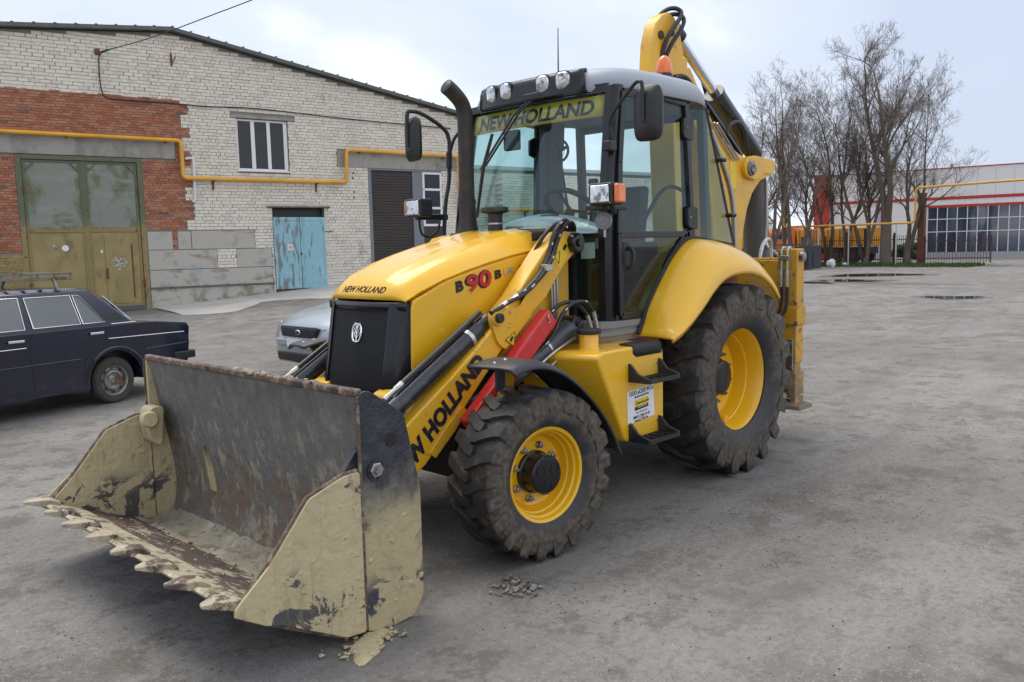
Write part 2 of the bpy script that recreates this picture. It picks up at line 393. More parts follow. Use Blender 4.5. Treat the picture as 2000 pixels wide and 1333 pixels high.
M['bucket_floor'] = pmat('bucket_floor', (.080,.060,.048), .75, .1, layers=[
    dict(col=(.045,.036,.032), scale=9, lo=.50, hi=.62, rough=.9, nr=.75),
    dict(col=(.15,.080,.045), scale=7, lo=.54, hi=.64, rough=.85, nr=.7),
    dict(col=(.36,.32,.225), scale=7, lo=.52, hi=.60, rough=.95, stretch=(1.6,.6,1), nr=.75),
    dict(col=(.50,.47,.42), scale=30, lo=.62, hi=.70, amt=.6, rough=.9)], bump=[(12,.6,.02),(60,.5,.006)])
M['tooth'] = pmat('clay_tooth', (.40,.35,.245), .9, layers=[dict(col=(.085,.058,.045), scale=8, lo=.49, hi=.56, rough=.7, nr=.7), dict(col=(.50,.47,.42), scale=15, lo=.56, hi=.66, rough=.5), dict(col=(.24,.20,.13), scale=30, lo=.5, hi=.62, amt=.6)], bump=[(14,.35,.012),(60,.4,.005)])
M['packed'] = pmat('packed_dusty_clay', (.33,.30,.225), .95, layers=[dict(col=(.20,.175,.125), scale=9, lo=.48, hi=.62, nr=.75), dict(col=(.065,.055,.045), scale=22, lo=.58, hi=.66, nr=.7), dict(col=(.44,.41,.33), scale=5, lo=.52, hi=.66)], bump=[(20,.8,.02),(80,.5,.006)])
M['rust_edge'] = pmat('rust_worn_edge', (.13,.085,.062), .75, .2, layers=[dict(col=(.28,.23,.17), scale=14, lo=.48, hi=.62, nr=.75), dict(col=(.05,.042,.04), scale=9, lo=.55, hi=.65)], bump=[(30,.7,.01)])
M['clay'] = pmat('dry_clay', CLAY, .95, vary=8, bump=[(18,.7,.03)])

def tyre_mat(name, R, dirt):
    m, nt, b = new_mat(name); N, L = nt.nodes, nt.links
    tc = N.new('ShaderNodeTexCoord')
    sp = N.new('ShaderNodeSeparateXYZ'); L.new(tc.outputs['Object'], sp.inputs[0])
    cb = N.new('ShaderNodeCombineXYZ'); L.new(sp.outputs[0], cb.inputs[0]); L.new(sp.outputs[2], cb.inputs[1])
    ln = N.new('ShaderNodeVectorMath'); ln.operation = 'LENGTH'; L.new(cb.outputs[0], ln.inputs[0])
    nz = N.new('ShaderNodeTexNoise'); nz.inputs['Scale'].default_value = 7; nz.inputs['Detail'].default_value = 8; nz.inputs['Roughness'].default_value = .65
    L.new(tc.outputs['Object'], nz.inputs['Vector'])
    # dried mud gathers in a ring near the shoulder
    def mr(s, a, c, d=0.0, e_=1.0):
        r = N.new('ShaderNodeMapRange'); r.interpolation_type = 'SMOOTHSTEP'
        for i, v in enumerate((a,c,d,e_)): r.inputs[i+1].default_value = v
        L.new(s, r.inputs[0]); return r.outputs[0]
    def mm(op, a, c):
        x = N.new('ShaderNodeMath'); x.operation = op; x.use_clamp = True
        for s, v in ((0,a),(1,c)):
            if isinstance(v, float): x.inputs[s].default_value = v
            else: L.new(v, x.inputs[s])
        return x.outputs[0]
    ring = mm('MULTIPLY', mr(ln.outputs['Value'], R*.56, R*.76), mr(ln.outputs['Value'], R*.985, R*.89))
    f = mr(mm('ADD', nz.outputs[0], mm('MULTIPLY', ring, .30)), .50, .78)
    f = mm('MULTIPLY', f, dirt)
    n2 = N.new('ShaderNodeTexNoise'); n2.inputs['Scale'].default_value = 30; n2.inputs['Detail'].default_value = 6; L.new(tc.outputs['Object'], n2.inputs['Vector'])
    cr = N.new('ShaderNodeValToRGB'); cr.color_ramp.elements[0].color = (.060,.051,.042,1); cr.color_ramp.elements[1].color = (.175,.143,.104,1)
    cr.color_ramp.elements[0].position = .35; cr.color_ramp.elements[1].position = .68; L.new(n2.outputs[0], cr.inputs[0])
    mx = N.new('ShaderNodeMix'); mx.data_type = 'RGBA'; L.new(f, mx.inputs[0]); mx.inputs[6].default_value = (.026,.027,.030,1); L.new(cr.outputs[0], mx.inputs[7])
    L.new(mx.outputs[2], b.inputs['Base Color'])
    r2 = N.new('ShaderNodeMapRange'); r2.inputs[3].default_value = .5; r2.inputs[4].default_value = .95; L.new(f, r2.inputs[0]); L.new(r2.outputs[0], b.inputs['Roughness'])
    bp = N.new('ShaderNodeBump'); bp.inputs['Strength'].default_value = .25; bp.inputs['Distance'].default_value = .006; L.new(n2.outputs[0], bp.inputs['Height']); L.new(bp.outputs[0], b.inputs['Normal'])
    return m
M['tyre_front'] = tyre_mat('front_tyre_rubber', .466, .72)
M['tyre_rear'] = tyre_mat('rear_tyre_rubber', .697, .66)
# ================================================================== SETTING
WO = Vector((-6.402,-20.235,0)); WAZ = D2R(169)
WU = Vector((math.cos(WAZ),math.sin(WAZ),0)); WN = Vector((-math.sin(WAZ),math.cos(WAZ),0))   # WN points into the building
def sstep(a, b, v):
    t = max(0.0, min(1.0, (v-a)/(b-a))); return t*t*(3-2*t)
def ground_z(x, y):
    p = Vector((x,y,0))-WO; s = p.dot(WU); t = -p.dot(WN)
    return (1-sstep(0,14,t))*max(.1,min(.72,.24+.072*s))*(1-sstep(11,26,s))
def wall_pt(s, t, z): return WO + WU*s - WN*t + Vector((0,0,z))

def asphalt():
    m, nt, b = new_mat('worn_dusty_asphalt'); N, L = nt.nodes, nt.links
    tc = N.new('ShaderNodeTexCoord'); co = tc.outputs['Object']
    def nz(scale, detail=6, rough=.6, stretch=None, off=0, rot=0, dist=0.0):
        mp = N.new('ShaderNodeMapping'); L.new(co, mp.inputs[0]); mp.inputs['Location'].default_value = (off,off*.7,0); mp.inputs['Rotation'].default_value = (0,0,rot)
        if stretch: mp.inputs['Scale'].default_value = stretch
        n = N.new('ShaderNodeTexNoise'); n.inputs['Scale'].default_value = scale; n.inputs['Detail'].default_value = detail; n.inputs['Roughness'].default_value = rough; n.inputs['Distortion'].default_value = dist
        L.new(mp.outputs[0], n.inputs['Vector']); return n.outputs[0]
    def mr(s, lo, hi, a=0.0, c=1.0):
        r = N.new('ShaderNodeMapRange'); r.interpolation_type = 'SMOOTHSTEP'
        for i, v in enumerate((lo,hi,a,c)): r.inputs[i+1].default_value = v
        L.new(s, r.inputs[0]); return r.outputs[0]
    def mix(f, a, c):
        x = N.new('ShaderNodeMix'); x.data_type = 'RGBA'
        if isinstance(f, float): x.inputs[0].default_value = f
        else: L.new(f, x.inputs[0])
        for s, v in ((6,a),(7,c)):
            if isinstance(v, tuple): x.inputs[s].default_value = (*v,1)
            else: L.new(v, x.inputs[s])
        return x.outputs[2]
    def mm(op, a, c):
        x = N.new('ShaderNodeMath'); x.operation = op; x.use_clamp = True
        for s, v in ((0,a),(1,c)):
            if isinstance(v, float): x.inputs[s].default_value = v
            else: L.new(v, x.inputs[s])
        return x.outputs[0]
    col = mix(mr(nz(.22,5), .36,.64), (.205,.197,.184), (.285,.277,.263))
    col = mix(mm('MULTIPLY', mr(nz(1.3,8,.68,off=4), .46,.64), .9), col, (.190,.181,.168))
    # tyre-dragged smears of dirt along the driving direction
    col = mix(mm('MULTIPLY', mr(nz(.9,7,.65,(.30,1.6,1),off=9,rot=D2R(-28),dist=.3), .50,.70), .6), col, (.150,.140,.127))
    col = mix(mm('MULTIPLY', mr(nz(2.6,12,.80,off=14), .515,.575), .72), col, (.112,.099,.085))
    col = mix(mm('MULTIPLY', mr(nz(.75,12,.78,off=61), .52,.60), .62), col, (.132,.117,.100))
    # pale dust
    col = mix(mm('MULTIPLY', mr(nz(.6,7,.66,(.5,1.3,1),off=21,rot=D2R(-20)), .50,.72), .55), col, (.330,.318,.296))
    # stones in the binder
    vo = N.new('ShaderNodeTexVoronoi'); vo.inputs['Scale'].default_value = 95; vo.feature = 'F1'; L.new(co, vo.inputs['Vector'])
    sp = N.new('ShaderNodeSeparateColor'); L.new(vo.outputs['Color'], sp.inputs[0])
    fine = nz(140,4,.7,off=2)
    sel = mm('MULTIPLY', mr(vo.outputs['Distance'], .55, .18), mr(nz(.8,4,off=31), .38,.6))
    col = mix(mm('MULTIPLY', mm('MULTIPLY', sel, mr(sp.outputs[0], .55,.9)), .7), col, (.42,.41,.39))
    col = mix(mm('MULTIPLY', mm('MULTIPLY', sel, mr(sp.outputs[1], .62,.95)), .7), col, (.085,.082,.080))
    col = mix(mm('MULTIPLY', mr(nz(22,6,.75,off=40), .47,.62), .45), col, (.125,.115,.103))
    col = mix(mm('MULTIPLY', mr(nz(30,6,.75,off=47), .54,.66), .35), col, (.40,.385,.36))
    col = mix(mr(fine, .35,.75, 0, .34), col, (.12,.115,.108))
    # cracks
    def crack(sc, off, w):
        mp = N.new('ShaderNodeMapping'); mp.inputs['Location'].default_value = (off,off,0)
        ds = N.new('ShaderNodeTexNoise'); ds.inputs['Scale'].default_value = 1.4; ds.inputs['Detail'].default_value = 6; L.new(co, ds.inputs['Vector'])
        va = N.new('ShaderNodeVectorMath'); va.operation = 'MULTIPLY_ADD'; va.inputs[1].default_value = (.9,.9,0); L.new(ds.outputs['Color'], va.inputs[0]); L.new(co, va.inputs[2]); L.new(va.outputs[0], mp.inputs[0])
        v = N.new('ShaderNodeTexVoronoi'); v.feature = 'DISTANCE_TO_EDGE'; v.inputs['Scale'].default_value = sc; L.new(mp.outputs[0], v.inputs['Vector']); return mr(v.outputs['Distance'], w, 0.0)
    col = mix(mm('MULTIPLY', mm('MULTIPLY', crack(.42,3.0,.010), mr(nz(.3,3,off=52), .50,.60)), .4), col, (.060,.054,.047))
    L.new(col, b.inputs['Base Color'])
    b.inputs['Roughness'].default_value = .92; b.inputs['Specular IOR Level'].default_value = .3
    b1 = N.new('ShaderNodeBump'); b1.inputs['Strength'].default_value = .55; b1.inputs['Distance'].default_value = .006; L.new(fine, b1.inputs['Height'])
    b2 = N.new('ShaderNodeBump'); b2.inputs['Strength'].default_value = .5; b2.inputs['Distance'].default_value = .03; L.new(nz(7,7,.7,off=7), b2.inputs['Height']); L.new(b2.outputs[0], b1.inputs['Normal'])
    L.new(b1.outputs[0], b.inputs['Normal'])
    return m
M['asphalt'] = asphalt()
def axis(lo, hi, c0, c1, st):
    v = []; x = c0
    while x <= c1: v.append(x); x += st
    d = st; x = c1
    while x < hi: d *= 1.35; x += d; v.append(min(x,hi))
    d = st; x = c0; pre = []
    while x > lo: d *= 1.35; x -= d; pre.append(max(x,lo))
    return pre[::-1]+v
gx, gy = axis(-420,260,-34,16,1.0), axis(-420,260,-32,12,1.0)
g = MB(); g.rings([[(x,y,ground_z(x,y)) for x in gx] for y in gy], caps=False, closed=False)
structure(g.build('ground', M['asphalt'], smooth=3))

# concrete apron in front of the wall
ap = MB(); rows = []; ra = random.Random(5)
for i in range(33):
    s = -1.45 + i*(12.5/32); fr = 3.2 + .7*math.sin(i*.7) + ra.uniform(-.25,.25) - .1*i*.3
    row = []
    for t in (.02,.5,1.0,1.6,2.2,max(2.4,fr)):
        p = wall_pt(s,t,0); row.append((p.x,p.y,ground_z(p.x,p.y)+(.028 if t < 2.3 else .006)))
    rows.append(row)
ap.rings(rows, caps=False, closed=False)
M['apron'] = pmat('pale_concrete', (.50,.485,.45), .9, layers=[dict(col=(.38,.36,.325), scale=.9, lo=.48, hi=.62, amt=.7), dict(col=(.52,.50,.47), scale=4, lo=.55, hi=.7, amt=.6), dict(col=(.2,.19,.17), scale=11, lo=.62, hi=.7, amt=.6)], bump=[(9,.5,.03)])
structure(ap.build('concrete_apron', M['apron'], smooth=3))

# puddles
M['water'] = pmat('puddle_water', (.035,.032,.028), .03, spec=.6, bump=[(3,.03,.01)])
M['wet'] = pmat('wet_asphalt', (.085,.078,.070), .5, bump=[(30,.4,.01)], layers=[dict(col=(.15,.14,.125), scale=3, lo=.45, hi=.7)])
def blob(c, ax_, a, b, seed, n=40):
    rnd = random.Random(seed); ph = [rnd.uniform(0,6.28) for _ in range(5)]; out_ = []
    ca, sa_ = math.cos(ax_), math.sin(ax_)
    for i in range(n):
        th = 2*math.pi*i/n; r = 1 + .16*math.sin(2*th+ph[0]) + .13*math.sin(3*th+ph[1]) + .09*math.sin(5*th+ph[2]) + .05*math.sin(9*th+ph[3])
        x, y = a*r*math.cos(th), b*r*math.sin(th); out_.append((c[0]+ca*x-sa_*y, c[1]+sa_*x+ca*y))
    return out_
VAZ = D2R(292)
for i,(c,a,b) in enumerate((((-27.9,-9.5),1.30,1.55),((-34.2,-10.9),1.65,1.7),((-24.2,-9.3),.62,.80),((-19.8,-3.35),.62,.75),((-26.2,-6.6),1.3,.5))):
    for nm, k, z, mt in (('damp_patch',1.32,.004,'wet'),('puddle',1.0,.009,'water')):
        if i == 4 and nm == 'puddle': continue
        pl = blob(c, VAZ, a*k, b*k, i); mb = MB(); mb.add([(x,y,z+ground_z(x,y)) for x,y in pl],[tuple(range(len(pl)))]); structure(mb.build(nm, M[mt], smooth=-1))

# ------------------------------------------------------------------ brick workshop
BB = empty('brick_workshop', WO, WAZ)
tag(BB, 'long white brick workshop with a red brick panel, garage gate and blue door', 'building')
M['mortar'] = pmat('mortar', (.24,.225,.20), .95, vary=2)
M['white_brick'] = pmat('white_silicate_brick', (.72,.675,.585), .85, island=.9, mottle=[(0,(.61,.56,.475)),(.25,(.70,.65,.565)),(.65,(.75,.705,.62)),(.9,(.71,.65,.535)),(1,(.60,.565,.50))], layers=[dict(col=(.40,.37,.31), scale=.55, lo=.55, hi=.75, amt=.35), dict(col=(.26,.24,.20), scale=2.5, lo=.60, hi=.75, amt=.4, stretch=(1,1,.3))], bump=[(25,.3,.008)])
M['red_brick'] = pmat('red_brick', (.38,.145,.080), .88, island=.95, mottle=[(0,(.28,.105,.062)),(.35,(.36,.135,.075)),(.7,(.42,.175,.098)),(.90,(.40,.22,.145)),(.965,(.25,.13,.09)),(1,(.10,.095,.105))], layers=[dict(col=(.36,.19,.13), scale=5, lo=.55, hi=.72, amt=.5)], bump=[(25,.4,.01)])
M['olive_brick'] = pmat('olive_painted_brick', (.29,.225,.085), .7, island=.12, bump=[(25,.3,.01)])
M['concrete'] = pmat('grey_concrete', (.34,.325,.295), .9, layers=[dict(col=(.18,.17,.155), scale=1.6, lo=.45, hi=.7, amt=.7, stretch=(1,1,.5)), dict(col=(.36,.35,.32), scale=5, lo=.55, hi=.7, amt=.6), dict(col=(.20,.185,.10), scale=2.2, lo=.52, hi=.66, amt=.6)], bump=[(14,.5,.02)])
M['concrete_pale'] = pmat('pale_block_concrete', (.44,.42,.38), .92, layers=[dict(col=(.20,.19,.17), scale=2.4, lo=.52, hi=.7, amt=.6), dict(col=(.22,.07,.045), scale=1.6, lo=.60, hi=.68, amt=.55, stretch=(.5,1,2)), dict(col=(.17,.15,.06), scale=2, lo=.5, hi=.62, z=(.75,1.0), amt=.7), dict(col=(.30,.36,.42), scale=1.3, lo=.62, hi=.66, amt=.7, z=(1.2,1.4))], bump=[(14,.5,.02)])
OPEN = [(-4.66,-1.51,0,4.44),(1.25,2.86,4.18,5.75),(2.22,3.94,0,3.07),(5.55,8.40,0,4.40)]
COVER = [(-9.5,-.57,4.44,4.93),(4.47,9.00,4.40,4.90),(1.08,3.10,5.75,5.85),
         (-1.50,-.80,1.83,2.36),(-.66,-.28,1.83,2.36),(-.27,1.63,1.83,2.38),(-1.50,.46,1.25,1.82),(1.04,2.14,1.25,1.82),(-1.50,2.14,.74,1.24),(-1.50,2.16,0,.73)]
def gable(s): return 8.02+.095*(s+.5) if s < -.5 else 8.02-.174*(s+.5)
RED_R = [(6.17,-.36),(6.03,-.15),(5.73,-.36),(5.38,-.15),(5.11,-.36),(4.66,-.16),(4.28,-.36),(3.92,-.14),(3.60,-.36),(3.30,-.14),(2.70,-.36)]
def red_right(z):
    v = -.36
    for zt, s in RED_R:
        if z < zt: v = s
    return v
def in_red(s, z): return (2.36 <= z < 6.17 and s < red_right(z)) or (1.83 <= z < 2.36 and s < -4.66) or (1.83 <= z < 2.36 and -.80 < s < -.66)
# masonry core
ss = sorted({-10,9.3}|{v for o in OPEN for v in o[:2]}); zz_ = sorted({0,6.0}|{v for o in OPEN for v in o[2:]})
core = MB()
for a, b in zip(ss, ss[1:]):
    z0 = None
    for c, d in list(zip(zz_, zz_[1:]))+[(6.0,6.0)]:
        solid = d > c and not any(o[0] <= a and b <= o[1] and o[2] <= c and d <= o[3] for o in OPEN)
        if solid and z0 is None: z0 = c
        if not solid and z0 is not None: core.box(a,b,.012,.42,z0,c); z0 = None
gp = [(-10,6.0),(9.3,6.0),(9.3,gable(9.3)),(-.5,gable(-.5)),(-10,gable(-10))]
core.prism(gp, .012, .42)
core.build('wall', M['mortar'], BB, smooth=-1)
MB().box(-10,-9.6,.42,13,0,6.6).build('side_wall', M['mortar'], BB); MB().box(8.9,9.3,.42,13,0,6.0).build('side_wall', M['white_brick'], BB)
MB().box(-9.6,8.9,12.6,13,0,6.3).build('rear_wall', M['white_brick'], BB); MB().box(-9.6,8.9,.42,12.6,-.1,.12).build('shop_floor', M['concrete'], BB)
def bricks(rects_ok, s0, s1, z0, z1, course, length, gap, red, header_every, rnd):
    out_ = []; k = 0; z = z0
    while z + course <= z1 + 1e-6:
        hd = header_every and (k % header_every == 0)
        ln_ = (length+gap)/2-gap if hd else length
        off = {0:0,1:.5,2:0,3:.5}[k % 4]*(length+gap) + (.25*(length+gap) if hd else 0)
        s = s0 - off
        while s < s1:
            a, b = s + rnd.uniform(-.006,.006), s + ln_ + rnd.uniform(-.006,.006)
            for p, q in rects_ok(max(a,s0), min(b,s1), z, z+course-gap): 
                if q-p > .035: out_.append((p,q,z+rnd.uniform(-.003,.003),z+course-gap+rnd.uniform(-.003,.003), abs((q-p)-ln_) < .03))
            s += ln_ + gap
        z += course; k += 1
    return out_
def cut(a, b, z0, z1, rects):
    segs = [(a,b)]
    for r in rects:
        if r[2] < z1-.004 and r[3] > z0+.004:
            ns = []
            for p, q in segs:
                if r[1] <= p or r[0] >= q: ns.append((p,q)); continue
                if r[0] > p: ns.append((p,r[0]-.004))
                if r[1] < q: ns.append((r[1]+.004,q))
            segs = ns
    return segs
BLOCK = OPEN + COVER
def white_ok(a, b, z0, z1):
    if z1 > min(gable(a),gable(b))-.02: return []
    zm = (z0+z1)/2; r = list(BLOCK)
    if 2.36 <= zm < 6.17: r.append((-20, red_right(zm), z0-1, z1+1))
    if zm < 2.36: r.append((-20,-4.66,z0-1,z1+1)); r.append((-.80,-.66,1.83,2.36))
    return cut(a,b,z0,z1,r)
def red_ok(a, b, z0, z1):
    zm = (z0+z1)/2; r = list(BLOCK); r.append((red_right(zm), 99, z0-1, z1+1))
    if zm < 2.36: r.append((-4.66, -.80, z0-1, z1+1)); r.append((-.66,99,z0-1,z1+1))
    return cut(a,b,z0,z1,r)
def olive_ok(a, b, z0, z1): return cut(a,b,z0,z1,BLOCK+[(-4.66,99,z0-1,z1+1)])
def lay(lst, mat, parent, n_single, nm, s_vis, y0=-.008):
    rnd = random.Random(1)
    lst = sorted(lst, key=lambda r: r[0]); singles = [r for r in lst if r[4] and r[0] > s_vis][:n_single]; ids = {id(r) for r in singles}
    mb = MB()
    for r in lst:
        if id(r) in ids: continue
        mb.box(r[0],r[1],y0+rnd.uniform(-.004,.004),.02,r[2],r[3])
    if mb.V: mb.build(nm+'s_beyond', mat, parent, smooth=-1, kind='stuff')
    cache = {}
    for r in singles:
        key = round((r[1]-r[0])/.1)
        if key not in cache:
            L_, H_ = r[1]-r[0], r[3]-r[2]
            o = MB().box(0,L_,0,.028,0,H_).build(nm, mat, parent, smooth=-1); cache[key] = o.data; o.location = (r[0],y0,r[2])
        else:
            o = bpy.data.objects.new(nm, cache[key]); COL.objects.link(o); o.parent = parent; o.location = (r[0], y0+rnd.uniform(-.004,.004), r[2])
rb = random.Random(2)
lay(bricks(white_ok,-9.9,9.28,.02,8.0,.0955,.25,.011,False,4,rb), M['white_brick'], BB, 300, 'white_brick', -5.0)
lay(bricks(red_ok,-9.9,-.1,1.83,6.17,.0735,.248,.010,True,3,rb), M['red_brick'], BB, 300, 'red_brick', -5.0)
lay(bricks(olive_ok,-9.9,-4.66,.0,1.83,.0735,.248,.008,True,3,rb), M['olive_brick'], BB, 0, 'painted_brick', -5.0)
for i,(a,b,c,d) in enumerate(COVER):
    nm, mt, y0 = ('lintel','concrete',-.03) if i < 3 else ('concrete_block','concrete_pale',-.012-.004*(i % 3))
    MB().box(a+.005,b-.005,y0,.05,c+.004,d-.004).build(nm, M[mt], BB, bevel=.012)
# roof with metal edge
M['roof_edge'] = pmat('roof_metal', (.105,.115,.108), .55, .3, layers=[dict(col=(.16,.15,.12), scale=5, lo=.5, hi=.7)])
rl = [(-10.4,gable(-10.4)+.02),(-.5,gable(-.5)+.02),(9.55,gable(9.55)+.02),(9.55,gable(9.55)+.13),(-.5,gable(-.5)+.13),(-10.4,gable(-10.4)+.13)]
rfo_ = MB().prism(rl, -.22, 13.2).build('roof', M['roof_edge'], BB, bevel=.01)
for k in range(40):
    s = -10+k*.5; MB().box(s,s+.07,-.235,-.20,gable(s)+.128,gable(s)+.15).build('roof_clip', M['roof_edge'], rfo_)
# garage gate
M['gate_olive'] = pmat('olive_gate_paint', (.30,.235,.095), .55, vary=2, layers=[dict(col=(.12,.095,.05), scale=3, lo=.55, hi=.72, amt=.6, stretch=(1,1,.4)), dict(col=(.15,.06,.03), scale=13, lo=.68, hi=.74)])
M['gate_green'] = pmat('faded_green_panel', (.215,.235,.20), .6, layers=[dict(col=(.10,.115,.04), scale=1.6, lo=.5, hi=.65, amt=.8, stretch=(1,1,.6)), dict(col=(.28,.30,.275), scale=3.2, lo=.5, hi=.7, amt=.7, stretch=(.35,1,1.2)), dict(col=(.13,.085,.05), scale=9, lo=.63, hi=.72, amt=.7, stretch=(.3,1,2))])
M['gate_frame'] = pmat('green_gate_frame', (.115,.130,.080), .65, layers=[dict(col=(.26,.20,.085), scale=3, lo=.3, hi=.45, z=(2.4,2.8)), dict(col=(.12,.055,.03), scale=8, lo=.58, hi=.68)])
gt = empty('garage_gate', (0,0,0), 0, BB)
gb = .12
fr_ = MB(); fr_.box(-4.66,-4.52,-.02,.10,gb,4.43); fr_.box(-1.65,-1.51,-.02,.10,gb,4.43); fr_.box(-4.52,-1.65,-.02,.10,4.31,4.43)
fr_.build('gate_frame', M['gate_frame'], gt, bevel=.008)
MB().box(-3.09,-3.0,.01,.05,gb+.14,4.30).build('cover_strip', M['gate_frame'], gt, bevel=.006)
for a, b in ((-4.51,-3.075),(-3.015,-1.66)):
    MB().box(a+.05,b-.05,.045,.06,2.50,4.27).build('upper_panel', M['gate_green'], gt)
    MB().box(a+.05,b-.05,.045,.06,gb+.20,2.36).build('lower_panel', M['gate_olive'], gt)
    lf_ = MB(); lf_.box(a,a+.07,.02,.075,gb+.14,4.30); lf_.box(b-.07,b,.02,.075,gb+.14,4.30); lf_.box(a+.07,b-.07,.02,.075,2.36,2.50); lf_.box(a+.07,b-.07,.02,.075,4.24,4.30); lf_.box(a+.07,b-.07,.02,.075,gb+.14,gb+.21)
    lf_.build('leaf_frame', M['gate_frame'], gt, bevel=.006)
    for (p, q) in (((a+.07,4.02),(a+.30,4.25)),((b-.07,4.02),(b-.30,4.25))):
        MB().bar((p[0],.035,p[1]),(q[0],.035,q[1]),.02,.07,(0,1,0)).build('corner_brace', M['gate_frame'], gt)
    for zz in (.9,3.5): MB().cyl((a-.01 if a < -3.5 else b+.01,-.005,zz-.1),(a-.01 if a < -3.5 else b+.01,-.005,zz+.1),.035,10).build('gate_hinge', M['rust'], gt)
MB().box(-2.63,-1.95,.022,.044,gb+.22,2.28).build('wicket_door', M['gate_olive'], gt, bevel=.006)
MB().box(-1.945,-1.915,.015,.03,.5,2.0).build('wicket_hinge_bar', M['rust'], gt)
MB().box(-2.64,-2.58,-.0,.03,1.05,1.35).build('lock_case', M['rust'], gt)
MB().box(-4.6,-1.55,-.01,.05,gb,gb+.14).build('threshold', pmat('threshold_steel', (.09,.095,.10), .6), gt, bevel=.01)
MB().lathe([(.001,0),(.085,0),(.085,.003),(.001,.003)], (-3.62,.044,1.93), (0,-1,0), 20).build('white_disc', M['white'], gt)
M['graffiti'] = pmat('peeled_sticker', (.42,.42,.42), .6, layers=[dict(col=(.22,.17,.07), scale=14, lo=.46, hi=.54), dict(col=(.35,.12,.08), scale=20, lo=.62, hi=.7)])
MB().lathe([(.001,0),(.08,0),(.08,.003),(.001,.003)], (-3.86,.044,1.95), (0,-1,0), 16).build('torn_sticker', M['graffiti'], gt)
sb2 = blob((-2.28,1.48), 0, .16, .20, 4, 26)
MB().add([(x,.0215,z) for x,z in sb2]+[(x,.0195,z) for x,z in sb2], [tuple(range(26)),tuple(range(51,25,-1))]+[(i,i+26,(i+1)%26+26,(i+1)%26) for i in range(26)]).build('torn_sticker', M['graffiti'], gt)
MB().box(-2.74,-2.69,.040,.044,1.78,1.86).build('small_label', M['white'], gt)
# window
M['pvc'] = pmat('white_pvc', (.74,.74,.76), .35)
M['dark_glass'] = pmat('dark_window_glass', (.022,.025,.030), .08, spec=.35, vary=2)
wd_ = empty('window', (0,0,0), 0, BB)
a, b, c, d = 1.26,2.85,4.19,5.74
fm = MB(); fm.box(a,b,.06,.12,c,c+.07); fm.box(a,b,.06,.12,d-.06,d); fm.box(a,a+.05,.06,.12,c+.07,d-.06); fm.box(b-.12,b,.05,.12,c+.07,d-.06); fm.box(1.70,1.82,.05,.12,c+.07,d-.06); fm.box(2.20,2.31,.05,.12,c+.07,d-.06)
fm.build('window_frame', M['pvc'], wd_, bevel=.008)
for p, q in ((1.31,1.70),(1.82,2.20),(2.31,2.73)): MB().box(p,q,.085,.095,c+.07,d-.06).build('pane', M['dark_glass'], wd_)
MB().box(a-.04,b+.04,-.06,.10,c-.035,c+.005).build('window_sill', M['pvc'], wd_, bevel=.006)
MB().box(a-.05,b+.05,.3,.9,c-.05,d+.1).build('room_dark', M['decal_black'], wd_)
# blue steel doors
M['blue_paint'] = pmat('peeling_blue_paint', (.25,.47,.55), .6, layers=[dict(col=(.34,.60,.66), scale=3, lo=.5, hi=.7, amt=.6), dict(col=(.185,.20,.205), scale=5.0, lo=.50, hi=.56, stretch=(1.6,1,.32), x=(2.85,3.35), zj=.2), dict(col=(.20,.23,.24), scale=7, lo=.60, hi=.65, stretch=(1.6,1,.3)), dict(col=(.10,.07,.05), scale=9, lo=.66, hi=.72)], bump=[(20,.3,.01)])
bd_ = empty('blue_doors', (0,0,0), 0, BB)
for p, q in ((2.22,3.08),(3.085,3.94)):
    dl = MB().box(p+.01,q-.01,-.03,.02,.52,2.78).build('door_leaf', M['blue_paint'], bd_, bevel=.008)
    rim_ = MB(); rim_.box(p+.005,p+.075,-.045,-.03,.52,2.78); rim_.box(q-.075,q-.005,-.045,-.03,.52,2.78); rim_.box(p+.075,q-.075,-.045,-.03,2.68,2.78); rim_.box(p+.075,q-.075,-.045,-.03,.52,.62); rim_.build('leaf_rim', M['blue_paint'], dl if False else bd_, bevel=.004)
MB().box(2.24,3.92,.2,.24,.45,3.06).build('dark_passage', M['decal_black'], bd_)
MB().box(2.06,4.12,-.10,.06,3.07,3.12).build('door_canopy', M['roof_edge'], bd_, bevel=.008)
MB().box(2.25,3.92,-.02,.02,.40,.50).build('door_threshold', M['rust'], bd_)
sg = MB().box(2.66,2.82,-.034,-.0305,1.74,1.92).build('no_smoking_sign', M['white'], bd_)
MB().lathe([(.048,0),(.062,0),(.062,.003),(.048,.003)], (2.74,-.035,1.83), (0,-1,0), 24, closed=True).build('sign_ring', M['decal_red'], bd_)
MB().bar((2.70,-.037,1.87),(2.78,-.037,1.79),.003,.014,(1,0,1)).build('sign_bar', M['decal_red'], bd_); MB().bar((2.705,-.0365,1.825),(2.775,-.0365,1.835),.003,.010).build('sign_cigarette', M['decal_black'], bd_)
MB().box(3.06,3.12,-.065,-.03,1.58,1.66).build('padlock', M['rust'], bd_, bevel=.01); MB().box(3.96,4.20,-.03,-.005,2.30,2.33).build('door_hook', M['rust'], bd_)
